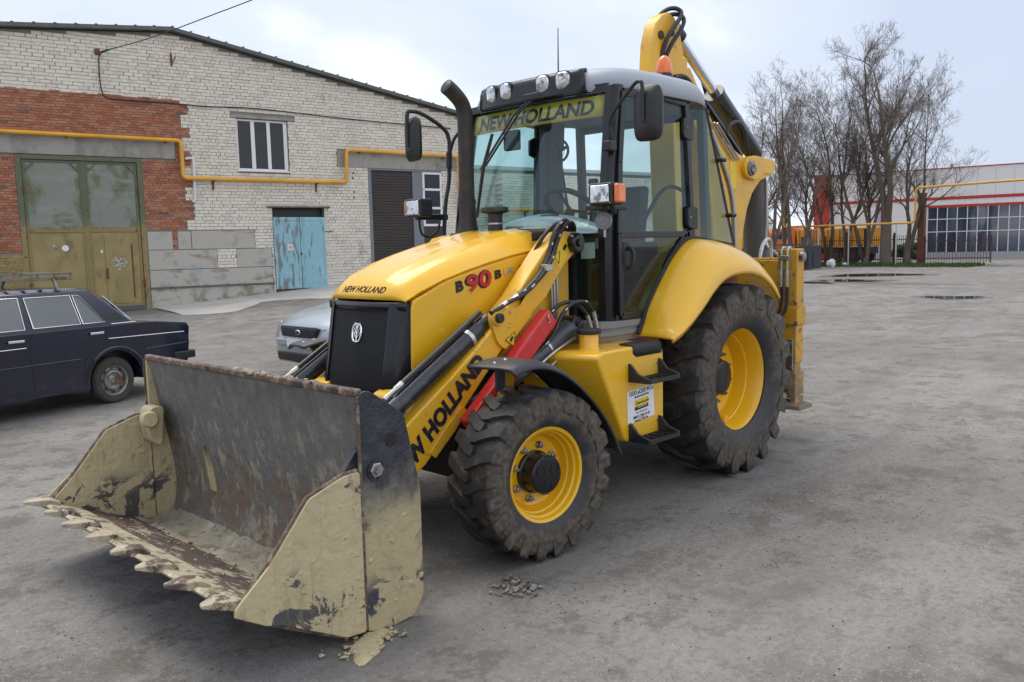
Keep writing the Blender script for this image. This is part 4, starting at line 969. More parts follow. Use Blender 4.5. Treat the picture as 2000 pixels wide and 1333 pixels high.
MB().tube(smooth_path([(1.52,.69,1.12),(1.70,.69,1.06),(1.86,.69,.985),(1.90,.69,.955),(1.88,.69,.925),(1.80,.69,.945),(1.70,.69,1.0)],5), .009, 8).build('hydraulic_tube', M['steel'], BL)
MB().box(1.665,1.725,.60,.645,1.535,1.575).build('hose_clamp', M['steel'], BL, bevel=.004)
# pictogram label on the arm tower end
for xc, zc in ((1.495,1.655),):
    lb = MB().prism([(1.425,1.668),(1.545,1.548),(1.62,1.628),(1.50,1.748)], .5865,.5875); lbo = lb.build('warning_label', M['decal_yellow'], BL)
    MB().tube([(1.545,.5885,1.575),(1.60,.5885,1.63),(1.535,.5885,1.648),(1.545,.5885,1.575)], .0028, 4).build('warning_triangle', M['decal_black'], lbo)
    MB().bar((1.50,.5885,1.66),(1.475,.5885,1.69),.004,.022,(1,0,1)).build('pictogram', M['decal_black'], lbo)
tr = MB().prism([(2.06,1.15),(1.965,1.20),(1.975,1.10)], .6035,.6045); tro = tr.build('warning_label', M['decal_yellow'], BL)
MB().tube([(2.052,.6055,1.15),(1.97,.6055,1.193),(1.978,.6055,1.106),(2.052,.6055,1.15)], .003, 4).build('label_border', M['decal_black'], tro)
MB().bar((2.01,.6055,1.14),(1.99,.6055,1.165),.004,.016,(1,0,1)).build('pictogram', M['decal_black'], tro)

# ---------------------------------------------------------------- loader bucket (clam type)
BK = empty('loader_bucket', (0,0,0), 0, BL)
HW = 1.067
inner = [(3.425,1.072),(3.405,.98),(3.372,.80),(3.335,.60),(3.305,.42),(3.300,.28),(3.325,.165),(3.385,.095),(3.47,.085)]
back = MB()
sec = smooth_path([(x,0,z) for x,z in inner],4)
def shell(mb, path, th, y0, y1, ny=1):
    n = len(path); top = [(p[0],p[2]) for p in path]; bot = []
    for i,p in enumerate(path):
        a = Vector(path[max(0,i-1)]); b = Vector(path[min(n-1,i+1)]); t = (b-a).normalized(); bot.append((p[0]-th*abs(t.z) - (0), p[2]-th*(1-abs(t.z))))
    return mb.prism(top+bot[::-1], y0, y1)
shell(back, sec, .022, -HW+.012, HW-.012).build('back_plate', M['bucket'], BK, bevel=.004)
MB().bar((3.418,-HW+.01,1.080),(3.418,HW-.01,1.080),.045,.035).build('top_edge', M['rust_edge'], BK, bevel=.012)
fl = MB().prism([(3.40,.085),(3.46,.090),(3.985,.312),(4.005,.302),(3.99,.284),(3.50,.045),(3.40,.035)], -HW+.012, HW-.012); fl.build('floor_plate', M['bucket_floor'], BK, bevel=.004)
ce = MB().prism([(3.86,.268),(4.050,.348),(4.068,.340),(4.045,.312),(3.86,.228)], -HW+.03, HW-.03); ce.build('cutting_edge', M['tooth'], BK, bevel=.004)
for sgn in (1,-1):
    y0, y1 = sorted((sgn*(HW-.022), sgn*HW))
    rp = [(3.432,1.078),(3.375,1.090),(3.185,.958),(3.105,.61),(3.105,.095),(3.165,.012),(3.30,.0),(3.432,.022)]
    so = MB().prism(round_poly(rp,.03,3), y0, y1).build('rear_side_plate', M['bucket_side'] if sgn > 0 else M['bucket_front'], BK, bevel=.004)
    MB().lathe([(.001,0),(.036,0),(.036,.012),(.030,.016),(.020,.016),(.020,.030),(.001,.030)], (3.352,sgn*HW,.735), (0,sgn,0), 6).build('bolt', M['bolt'], so)
    MB().lathe([(.040,0),(.046,0),(.046,.006),(.040,.006)], (3.352,sgn*HW,.735), (0,sgn,0), 24, closed=True).build('washer', M['bucket_side'], so)
    MB().lathe([(.001,.0006),(.033,.0006),(.033,.0015),(.001,.0015)], (3.263,sgn*HW,.852), (0,sgn,0), 24).build('hole', M['decal_black'], so)
    y0, y1 = sorted((sgn*(HW-.030), sgn*(HW+.006)))
    fp = [(3.438,.745),(3.52,.742),(3.695,.684),(3.89,.452),(4.005,.34),(4.045,.322),(3.99,.276),(3.72,.135),(3.54,.038),(3.438,.030)]
    fo = MB().prism(round_poly(fp,.015,2), y0, y1).build('front_side_plate', M['bucket_front'], BK, bevel=.004)
    # reinforced corner at the cutting edge
    MB().prism([(3.86,.42),(3.895,.462),(4.045,.335),(4.05,.305),(3.92,.228),(3.83,.20)], *sorted((sgn*(HW+.004), sgn*(HW+.018)))).build('corner_plate', M['bucket_front'], fo, bevel=.004)
    # hinge lug between clam halves
    MB().prism(round_poly([(3.40,.80),(3.48,.80),(3.51,.72),(3.49,.60),(3.43,.56)] if sgn < 0 else [(3.38,.84),(3.42,.83),(3.50,.735),(3.46,.62),(3.40,.60)],.03,3), *sorted((sgn*(HW-.16), sgn*(HW-.035)) if sgn < 0 else (HW-.075, HW-.04))).build('hinge_lug', M['bucket_front'] if sgn < 0 else M['bucket_side'], BK, bevel=.01)
    MB().bar((3.435,sgn*(HW+.002),.035),(3.435,sgn*(HW+.002),1.07),.014,.012,(0,1,0)).build('seam_bar', M['rust_edge'], BK, bevel=.004)
    MB().tube(smooth_path([(3.445,sgn*(HW-.012),.748),(3.52,sgn*(HW-.012),.744),(3.695,sgn*(HW-.012),.686),(3.89,sgn*(HW-.012),.454),(4.0,sgn*(HW-.012),.345)],1), .0105, 6).build('worn_edge', M['rust_edge'], BK)
    MB().tube([(3.53,sgn*(HW-.01),.036),(3.72,sgn*(HW-.01),.132),(3.99,sgn*(HW-.01),.274)], .012, 6).build('worn_edge', M['rust_edge'], BK)
    if sgn < 0: MB().lathe([(.001,0),(.045,0),(.05,.02),(.05,.06),(.04,.075),(.001,.075)], (3.50,sgn*(HW-.16),.735), (0.25,-sgn,0.1), 16).build('hinge_pin', M['bucket_front'], BK)
for k in range(8):
    yc = -HW+.055 + k*(2*HW-.11)/7
    rr = random.Random(k)
    tw = MB(); w = .052
    pts = [(3.975,.322,w*.9,.010),(4.015,.342,w*1.05,.020),(4.055,.352,w*1.05,.019),(4.10,.361,w*.80,.014),(4.150+rr.uniform(-.012,.008),.368+rr.uniform(-.004,.004),w*.34,.006)]
    tw.rings([[(x,yc-hw,z-h),(x+.01,yc+hw,z-h),(x+.01,yc+hw*.9,z+h),(x,yc,z+h*1.35),(x,yc-hw*.9,z+h)] for x,z,hw,h in pts])
    tw.build('tooth', M['tooth'], BK, bevel=.004)
# clods of clay left in the bucket and along its top edge
def clod(mb, c, r, rnd, flat=.6):
    c = Vector(c); rings = []
    nu, nv = 7, 5
    for j in range(1,nv):
        th = math.pi*j/nv
        rings.append([c + Vector((math.sin(th)*math.cos(2*math.pi*i/nu), math.sin(th)*math.sin(2*math.pi*i/nu), flat*math.cos(th)))*r*rnd.uniform(.7,1.25) for i in range(nu)])
    mb.rings(rings)
rc = random.Random(11)
cl = MB(); cl2 = MB()
for k in range(150):
    y = rc.uniform(-HW+.05,HW-.05); x = 3.36+abs(rc.gauss(0,.10)); z = .095 + max(0,(x-3.46))*.42
    clod(cl, (x,y,z), rc.uniform(.006,.022), rc, .5)
for k in range(70):
    y = rc.uniform(-HW+.05,HW-.05); x = rc.uniform(3.5,3.98); clod(cl, (x,y,.095+(x-3.46)*.42), rc.uniform(.004,.012), rc, .5)
for k in range(26):
    clod(cl, (3.42+rc.uniform(-.02,.02), rc.uniform(-.05,.75), 1.098), rc.uniform(.008,.024), rc, .6)
cl.build('clay_crumbs', M['packed'], BK, kind='stuff')
for sgn in (1,-1):
    for k in range(80):
        x = 3.47+rc.random()**1.5*.42; top = .74-(x-3.52)*.9 if x > 3.6 else .70; z = max(.10+(x-3.5)*.45, .06) + rc.random()**1.3*max(.05,(top-.2))
        if rc.random() < .35: x, z = 3.452+rc.uniform(0,.03), rc.uniform(.08,.62)
        if rc.random() < .25: x, z = rc.uniform(3.12,3.42), rc.uniform(.05,.5)
        side_y = sgn*(HW+.006 if x > 3.44 else HW) if rc.random() < .7 else sgn*(HW-.032)
        r_ = rc.choice((.004,.005,.006,.008,.010,.013)); cc = MB(); clod(cc, (0,0,0), r_, rc, 1.0)
        cl2.V  # keep one mesh
        n0 = len(cl2.V); cl2.V += [(x+vx*1.5, side_y+vy*.35, z+vz*1.2) for vx,vy,vz in cc.V]; cl2.F += [tuple(i+n0 for i in f) for f in cc.F]
cl2.build('caked_clay', M['bucket_front'], BK, kind='stuff', smooth=1.2)
sk = MB()   # wedge of packed clay along the back of the floor
rows = []
for i in range(41):
    y = -HW+.03 + i*(2*HW-.06)/40; j = rc.uniform(.94,1.06)
    rows.append([(3.335,y,.150*j),(3.36,y,.130*j),(3.40,y,.112*j),(3.50,y,.114*rc.uniform(.98,1.04)),(3.575+rc.uniform(-.02,.02),y,.140),(3.59,y,.125),(3.45,y,.07),(3.33,y,.12)])
sk.rings(rows); sk.build('packed_clay', M['packed'], BK, smooth=1.2)

# ---------------------------------------------------------------- front fenders
for sgn in (1,-1):
    fr = smooth_path([(2.50,0,1.056),(2.44,0,1.070),(2.36,0,1.080),(2.25,0,1.076),(2.11,0,1.035),(1.945,0,.935),(1.79,0,.800),(1.675,0,.665),(1.595,0,.535),(1.565,0,.475)],3)
    rows = []
    for i,p in enumerate(fr):
        tip = max(0, 1-i/4.0)
        yi, yo = .775, 1.075
        rows.append([(p.x+.02*tip, sgn*yi, p.z+.010),(p.x+.01*tip, sgn*(yi+.06), p.z+.014),(p.x-.02*tip, sgn*(yo-.10), p.z+.012),(p.x-.035*tip, sgn*(yo-.035), p.z+.004),(p.x-.045*tip, sgn*yo, p.z-.026)])
    fo = MB(); fo.rings(rows, caps=False, closed=False); fob = fo.build('front_fender', M['fender_black'], BL, smooth=1.1)
    s_ = fob.modifiers.new('thickness','SOLIDIFY'); s_.thickness = .014; s_.offset = -1
    MB().bar((2.38,sgn*.88,1.07),(2.32,sgn*.82,.92),.07,.02,(0,1,0)).build('fender_bracket', M['cyl_grey'], fob, bevel=.006)
    MB().bar((2.20,sgn*.76,1.02),(2.19,sgn*.70,.60),.10,.03,(0,1,0)).build('fender_bracket', M['yellow_dirty'], fob, bevel=.006)
    for q in (2.44,2.36):
        MB().sphere((q, sgn*.90, 1.084 if q > 2.4 else 1.093), .009, 8, 6).build('rivet', M['chrome'], fob)

# ---------------------------------------------------------------- step box / tank with steps and dealer sticker
for sgn in (1,-1):
    yo = .965
    out = [(1.655,1.022),(1.61,1.055),(1.05,1.062),(.985,1.04),(.965,.99),(.965,.52),(.99,.475),(1.34,.468),(1.385,.485)]
    bx_m = MB()
    po = round_poly(out, .03, 3); n = len(po)
    pin = [(x+.14 if x > 1.3 else x, z) for x,z in po]
    bx_m.add([(x,sgn*yo,z) for x,z in po]+[(x,sgn*.40,z) for x,z in pin], [tuple(range(n)),tuple(range(2*n-1,n-1,-1))]+[(i,i+n,(i+1)%n+n,(i+1)%n) for i in range(n)])
    bxo = bx_m.build('step_box', M['yellow'], BL, bevel=.018, seg=3)
    for zb in (.845,.475):
        so = MB()
        def Y(a): return sgn*a
        stp = so
        tread_pts = [(1.33,zb),(1.33,zb+.02),(1.02,zb+.02),(1.02,zb)]
        # two end brackets
        for xx in (1.345,1.025):
            so2 = MB().prism_x([(Y(yo),zb),(Y(yo),zb+.115),(Y(yo+.02),zb+.108),(Y(yo+.07),zb+.055),(Y(yo+.15),zb+.03),(Y(yo+.155),zb)], xx-.010, xx+.010)
            so2.build('step_bracket', M['black_plastic'], bxo, bevel=.003)
        tr_ = MB()
        tr_.bar((1.345,Y(yo+.152),zb+.012),(1.025,Y(yo+.152),zb+.012),.012,.026)
        tr_.bar((1.345,Y(yo+.028),zb+.012),(1.025,Y(yo+.028),zb+.012),.010,.024)
        for i in range(9):
            xa = 1.33-.036*i; tr_.bar((xa,Y(yo+.03),zb+.016),(xa-.018+(.036 if i % 2 else 0),Y(yo+.09),zb+.016),.007,.018); tr_.bar((xa-.018+(.036 if i % 2 else 0),Y(yo+.09),zb+.016),(xa,Y(yo+.15),zb+.016),.007,.018)
        tr_.build('step_tread', M['black_plastic'], bxo)
        MB().lathe([(.001,0),(.012,0),(.010,.006),(.001,.006)], (1.040,Y(yo),zb+.088), (0,sgn,0), 8).build('bolt', M['bolt'], bxo)
    # anti-slip pad folded over the top edge
    pd = MB(); rows = []
    for x, in_ in ((1.305,.10),(1.27,.13),(1.05,.135),(.995,.12)):
        drop = .05 if x > 1.3 else .075
        rows.append([(x,sgn*(yo-in_),1.0665 if x < 1.1 else 1.0665),(x,sgn*(yo-.022),1.067),(x,sgn*(yo-.004),1.060),(x,sgn*(yo+.003),1.042),(x,sgn*(yo+.003),1.0665-drop)])
    pd.rings(rows, caps=False, closed=False); pdo = pd.build('anti_slip_pad', M['rubber'], bxo, smooth=1.2)
    s_ = pdo.modifiers.new('thickness','SOLIDIFY'); s_.thickness = .003
    # filler neck with cap
    fn = MB(); fn.lathe([(.001,0),(.068,0),(.060,.012),(.060,.10),(.001,.10)], (1.50,sgn*.78,1.055), (0,0,1), 24); fno = fn.build('filler_neck', M['yellow'], bxo, smooth=.6)
    fc = MB(); rg = []
    for zz, rr_ in ((1.145,.064),(1.150,.072),(1.168,.074),(1.178,.066),(1.180,.02)):
        rg.append([(1.50+rr_*(1+.04*math.cos(8*a))*math.cos(a), sgn*.78+rr_*(1+.04*math.cos(8*a))*math.sin(a), zz) for a in [2*math.pi*i/48 for i in range(48)]])
    fc.rings(rg); fc.build('filler_cap', M['rubber'], bxo, smooth=.7)
    if sgn > 0:
        sx0, sx1, sz0, sz1 = 1.365, 1.075, .585, .805
        tl = -.016
        sh = MB().prism([(sx0,sz0-.004),(sx0+.004,sz1-.022),(sx1+.014,sz1),(sx1,sz0+.016)], yo+.0015, yo+.003)
        sho = sh.build('dealer_sticker', M['white'], BL)
        kx = (-1,0,.078)
        def ln(body, size, zc, m='decal_black', off=.0, xs=1.0, cx=None):
            text_part(body, size, (cx or 1.219, yo+.0036, zc), kx, (0,0,1), M[m], sho, align='CENTER', offset=off, xs=xs)
        ln('ООО «СЕВЭКС»', .037, .762, off=.0006, xs=.9)
        ln('Официальный дилер', .0165, .742, xs=.95)
        MB().prism([(1.292,.678),(1.292,.722),(1.146,.733),(1.146,.690)], yo+.0034, yo+.0038).build('logo_field', M['decal_yellow'], sho)
        MB().prism([(1.292,.656),(1.292,.678),(1.146,.690),(1.146,.668)], yo+.0034, yo+.0038).build('logo_band', M['decal_black'], sho)
        text_part('NEW HOLLAND', .0175, (1.262,yo+.0042,.694), kx, (0,0,1), M['decal_black'], sho, offset=.0004, xs=.95)
        text_part('CONSTRUCTION', .0125, (1.262,yo+.0042,.670), kx, (0,0,1), M['white'], sho, xs=1.0)
        MB().tube([(1.272+.007*math.cos(a), yo+.0042, .702+.011*math.sin(a)) for a in [i*.6283 for i in range(11)]], .0014, 4).build('logo_ring', M['decal_black'], sho)
        ln('BUILT AROUND YOU', .0115, .642, m='decal_dark', xs=1.1)
        ln('8(861) 240-33-42', .0265, .612, off=.0003, xs=.95)
        ln('www.CNH.ru', .0255, .590, off=.0003, cx=1.222)

# ---------------------------------------------------------------- cab
def ys(z):   # cab side plane
    return .735 - .05*max(0,(z-1.75))/.9 - .0*z
def side_pts(pts, sgn, dy=0): return [(x, sgn*(ys(z)+dy), z) for x,z in pts]
# front posts run from roof to the plinth
FP = [(1.185,.675,1.13),(1.195,.685,1.45),(1.19,.685,1.80),(1.135,.672,2.25),(1.06,.655,2.70)]
for sgn in (1,-1):
    fpo = MB(); rg = []
    for x,y,z in FP:
        rg.append([(x+.030,sgn*(y-.045),z),(x+.030,sgn*(y+.015),z),(x+.005,sgn*(y+.045),z),(x-.05,sgn*(y+.045),z),(x-.05,sgn*(y-.045),z)])
    fpo.rings(rg); fpo.build('front_post', M['black_gloss'], BL, bevel=.008)
    MB().bar((.26,sgn*.71,1.70),(.245,sgn*.665,2.68),.07,.05,(1,0,0)).build('middle_post', M['black_gloss'], BL, bevel=.008)
    MB().bar((-.20,sgn*.60,1.10),(-.12,sgn*.58,2.70),.06,.06,(1,0,0)).build('rear_post', M['interior_grey'], BL, bevel=.008)
    # plinth under door
    pl = MB(); rg = []
    for z, e_ in ((1.050,-.035),(1.062,-.012),(1.100,0),(1.104,.012),(1.128,.014),(1.132,.004),(1.150,.006),(1.154,.018),(1.196,.022)):
        rg.append([(.80,sgn*.35,z),(.80,sgn*(.735+e_),z),(1.20+e_,sgn*(.735+e_),z),(1.285+e_,sgn*(.70+e_),z),(1.345+e_,sgn*(.60+e_*.5),z),(1.36+e_,sgn*.46,z),(1.36+e_,sgn*.35,z)])
    pl.rings(rg); plo = pl.build('cab_plinth', M['plinth'], BL, smooth=.5)
    # lower front window beside the bonnet
    lw = MB().prism_x([(sgn*.45,1.20),(sgn*.635,1.20),(sgn*.64,1.735),(sgn*.45,1.735)], 1.198, 1.204); lwo = lw.build('lower_front_window', M['glass_low'], BL)
    MB().bar((1.20,sgn*.44,1.745),(1.20,sgn*.66,1.745),.04,.03).build('window_rail', M['black_gloss'], lwo)
    MB().bar((1.20,sgn*.44,1.195),(1.20,sgn*.66,1.195),.04,.03).build('window_rail', M['black_gloss'], lwo)
    # door
    dr = empty('door', (0,0,0), 0, BL)
    ol = smooth_path([(.275,0,1.755),(.36,0,1.735),(.50,0,1.635),(.60,0,1.53),(.68,0,1.40),(.735,0,1.26),(.745,0,1.215)],3)
    low = [(1.130,1.215)] + [(1.135,1.725)] 
    arc = [(p.x,p.z) for p in ol]
    def strip(pts, w, th, close=False):
        mb = MB(); P_ = [Vector((x,sgn*(ys(z)+.012),z)) for x,z in pts]
        for a, b in zip(P_, P_[1:]): mb.bar(a + (a-b).normalized()*w*.2, b + (b-a).normalized()*w*.2, w, th, (0,1,0)) if False else mb.bar(a,b,th,w,Vector((0,1,0)).cross(b-a))
        return mb
    loop = [(1.130,1.225),(1.142,1.75),(1.098,2.20),(1.020,2.655),(.60,2.672),(.285,2.652),(.275,1.755)]
    strip(loop, .045, .030).build('door_frame', M['black_gloss'], dr, bevel=.004)
    strip([(.275,1.755)]+arc[1:], .05, .034).build('door_frame_lower', M['black_gloss'], dr, bevel=.004)
    strip([(.745,1.215),(1.130,1.225)], .045, .030).build('door_sill', M['black_gloss'], dr, bevel=.004)
    strip([(.275,1.745),(1.140,1.745)], .042, .034).build('door_rail', M['black_gloss'], dr, bevel=.004)
    up_g = [(1.125,1.765),(1.085,2.20),(1.01,2.635),(.60,2.652),(.300,2.635),(.295,1.765)]
    gu = MB(); gu.add(side_pts(up_g,sgn,.008)+side_pts(up_g,sgn,.003), [(0,1,2,3,4,5),(11,10,9,8,7,6)]+[(i,i+6,(i+1)%6+6,(i+1)%6) for i in range(6)]); gu.build('upper_glass', M['glass_side'], dr, smooth=-1)
    lo_g = [(1.120,1.235),(1.125,1.725)] + arc[2:]; n = len(lo_g)
    gl_ = MB(); gl_.add(side_pts(lo_g,sgn,.008)+side_pts(lo_g,sgn,.003), [tuple(range(n)),tuple(range(2*n-1,n-1,-1))]+[(i,i+n,(i+1)%n+n,(i+1)%n) for i in range(n)]); gl_.build('lower_glass', M['glass_low'], dr, smooth=-1)
    hb = MB().prism(round_poly([(1.045,1.515),(1.045,1.70),(1.11,1.70),(1.11,1.515)],.02,3), *sorted((sgn*.742, sgn*.760))); hb.build('handle_plate', M['black_plastic'], dr, bevel=.004)
    MB().tube(smooth_path([(1.06,sgn*.762,1.66),(1.055,sgn*.795,1.64),(1.055,sgn*.80,1.58),(1.06,sgn*.785,1.54),(1.065,sgn*.76,1.53)],4), .014, 8).build('door_handle', M['black_plastic'], dr)
    for zz in (2.42,1.80):
        hg = MB().prism(round_poly([(.36,zz),(.36,zz+.12),(.30,zz+.145),(.235,zz+.13),(.235,zz-.02),(.30,zz-.02)],.015,3), *sorted((sgn*(ys(zz)+.012), sgn*(ys(zz)+.038)))); hgo = hg.build('hinge', M['black_plastic'], dr, bevel=.005)
        MB().sphere((.335,sgn*(ys(zz)+.04),zz+.06), .009, 8, 5).build('screw', M['bolt'], dr)
    # rear quarter window, hung open
    qg = [(.262,2.625),(.03,2.640),(-.255,1.665),(.255,1.725)]
    q_ = MB(); vs = []
    for dy in (0,.006):
        for (x,z) in qg: vs.append((x, sgn*(ys(z)+.012+dy+max(0,(.26-x))*.06), z))
    q_.add(vs, [(0,1,2,3),(7,6,5,4)]+[(i,i+4,(i+1)%4+4,(i+1)%4) for i in range(4)]); qo = q_.build('rear_quarter_window', M['glass_side'], BL, smooth=-1)
    ed = MB()
    for a, b in ((0,1),(1,2),(2,3),(3,0)): ed.bar(vs[a], vs[b], .012, .016, (0,1,0))
    ed.build('window_seal', M['rubber'], qo)
    for zz, xx in ((2.28,-.09),(1.88,-.20)):
        MB().tube([(xx+.02,sgn*(ys(zz)+.03),zz),(xx+.02,sgn*(ys(zz)+.075),zz),(xx-.02,sgn*(ys(zz)+.08),zz)], .016, 8).build('window_knob', M['black_plastic'], qo)
# windscreen
ws = [(1.205,-.632,1.775),(1.205,.632,1.775),(1.20,.632,1.82),(1.145,.625,2.25),(1.078,.612,2.69),(1.078,-.612,2.69),(1.145,-.625,2.25),(1.20,-.632,1.82)]
wv = []
def wpt(y, z, d=0.0):
    x = 1.205-(1.205-1.078)*max(0,(z-1.80))/.89; return (x + .05*(1-(y/.63)**2) + d, y, z)
rows = [[wpt(-.632+1.264*i/14*(1), z) for i in range(15)] for z in (1.775,1.95,2.15,2.35,2.55,2.70)]
wm = MB(); wm.rings(rows, caps=False, closed=False); wso = wm.build('windscreen', M['glass'], BL, smooth=2)
s_ = wso.modifiers.new('thickness','SOLIDIFY'); s_.thickness = .006; s_.offset = -1
wb = MB()
for i in range(14):
    wb.bar(wpt(-.632+1.264*i/14,2.685), wpt(-.632+1.264*(i+1)/14,2.685), .02,.05); 
wb.build('windscreen_header', M['black_gloss'], BL)
bn = MB(); rows = [[wpt(-.60+1.20*i/14, z, -.012) for i in range(15)] for z in (2.50,2.585,2.645)]
rows = [[wpt(-.60+1.20*i/14, z0+ (0), -.012) for i in range(15)] for z0 in (2.505,2.57,2.640)]
bn.rings(rows, caps=False, closed=False); bno = bn.build('sun_strip', M['banner'], wso, smooth=2)
s_ = bno.modifiers.new('thickness','SOLIDIFY'); s_.thickness = .002
for body, y0 in (('NEW', -.43),('HOLLAND', -.085)):
    dxy = .0
    text_part(body, .128, (wpt(y0,2.53,-.003)[0]+.012 if body == 'NEW' else wpt(y0+.22,2.53,.004)[0], y0, 2.528), (-.045 if body == 'HOLLAND' else .03,1,0), (-.14,0,1), M['decal_dark'], bno, offset=.004, shear=.15, xs=.92) if False else None
text_part('NEW HOLLAND', .128, (1.6,-.535,2.528), (0,1,0), (0,0,1), M['decal_dark'], bno, offset=.004, shear=.15, width=1.06, drape=(bno,(-1,0,0),.003))
# wipers
for pts in ([(1.155,.10,2.70),(1.215,-.02,2.60),(1.232,-.35,2.26)], [(1.165,.06,2.70),(1.215,-.08,2.58),(1.232,-.40,2.24)]):
    MB().tube(pts, .008, 6).build('wiper_arm', M['black_plastic'], wso)
MB().tube([(1.205,-.30,2.48),(1.230,-.375,2.25),(1.245,-.44,1.90)], [.012,.014,.010], 6).build('wiper_blade', M['black_plastic'], wso)
MB().box(1.12,1.19,-.02,.14,2.665,2.715).build('wiper_motor', M['black_plastic'], wso, bevel=.01)
# roof
RCX, RHX, RHY = .505, .665, .752
def roof_ring(z, ins, n=64, ex=4.2, bow=0):
    out_ = []
    for i in range(n):
        a = 2*math.pi*i/n; c, s2 = math.cos(a), math.sin(a)
        x = RCX + (RHX-ins)*math.copysign(abs(c)**(2/ex), c); y = (RHY-ins)*math.copysign(abs(s2)**(2/ex), s2)
        if x > RCX: y *= 1 - .10*((x-RCX)/RHX)**2
        tz = z - .07*max(0,(-.05+RCX-.30-x))**1.0*.55 + .0
        out_.append((x,y,tz))
    return out_
rf = MB(); rf.rings([roof_ring(2.672,.055),roof_ring(2.668,.010),roof_ring(2.690,0),roof_ring(2.745,.012),roof_ring(2.790,.035),roof_ring(2.822,.075),roof_ring(2.842,.14),roof_ring(2.856,.30)])
ro = rf.build('cab_roof', M['grey_plastic'], BL, smooth=.9)
def rfront(y, ins=0.0):
    c = (1-min(1,abs(y/(RHY*.92)))**4.2)**(1/4.2); return RCX+(RHX-ins)*c
lp = MB(); rows = []
ysx = [-.49+.98*i/16 for i in range(17)]
for z, ins, yk in ((2.664,.02,1.0),(2.672,-.012,1.0),(2.775,-.004,.98),(2.808,.004,.95),(2.825,.03,.93),(2.832,.075,.92)):
    rows.append([(rfront(y*yk,ins)+.002, y*yk, z) for y in ysx])
lp.rings(rows, caps=False, closed=False); lpo = lp.build('light_panel', M['black_gloss'], ro, smooth=.8)
s_ = lpo.modifiers.new('thickness','SOLIDIFY'); s_.thickness = .02
for y in (-.335,-.185,.155,.325):
    xl = rfront(y,.0)-.006
    dirv = Vector((1, .22*math.copysign(1,y) if abs(y) > .3 else .08*math.copysign(1,y), -.12)).normalized()
    rg = []
    sx = Vector((0,0,1)).cross(dirv).normalized(); sz = dirv.cross(sx)
    def rr_(d, r): return [Vector((xl,y,2.757)) + dirv*d + sx*(r*math.copysign(abs(math.cos(a))**.6, math.cos(a))) + sz*(r*1.08*math.copysign(abs(math.sin(a))**.6, math.sin(a))) for a in [2*math.pi*i/28 for i in range(28)]]
    MB().rings([rr_(-.05,.060),rr_(.012,.060),rr_(.016,.054)]).build('work_light', M['black_plastic'], ro)
    MB().rings([rr_(.0162,.053),rr_(.022,.048),rr_(.026,.02)]).build('light_lens', M['lens'], ro)
# beacon, vent box, aerial
MB().lathe([(.001,0),(.062,0),(.064,.02),(.060,.075),(.001,.075)], (.16,.44,2.835), (0,0,1), 24).build('beacon_base', M['black_plastic'], BL, smooth=.6)
MB().lathe([(.058,.075),(.060,.085),(.058,.115),(.050,.155),(.036,.185),(.018,.203),(.001,.208)], (.16,.44,2.835), (0,0,1), 28).build('beacon', M['orange_lens'], BL, smooth=.8)
MB().box(.27,.42,.40,.52,2.82,2.885).build('roof_vent', M['grey_plastic'], BL, bevel=.02, seg=3)
MB().tube([(.83,0,2.84),(.83,0,2.88),(.825,0,3.21)], [.009,.006,.003], 6).build('aerial', M['black_plastic'], BL)
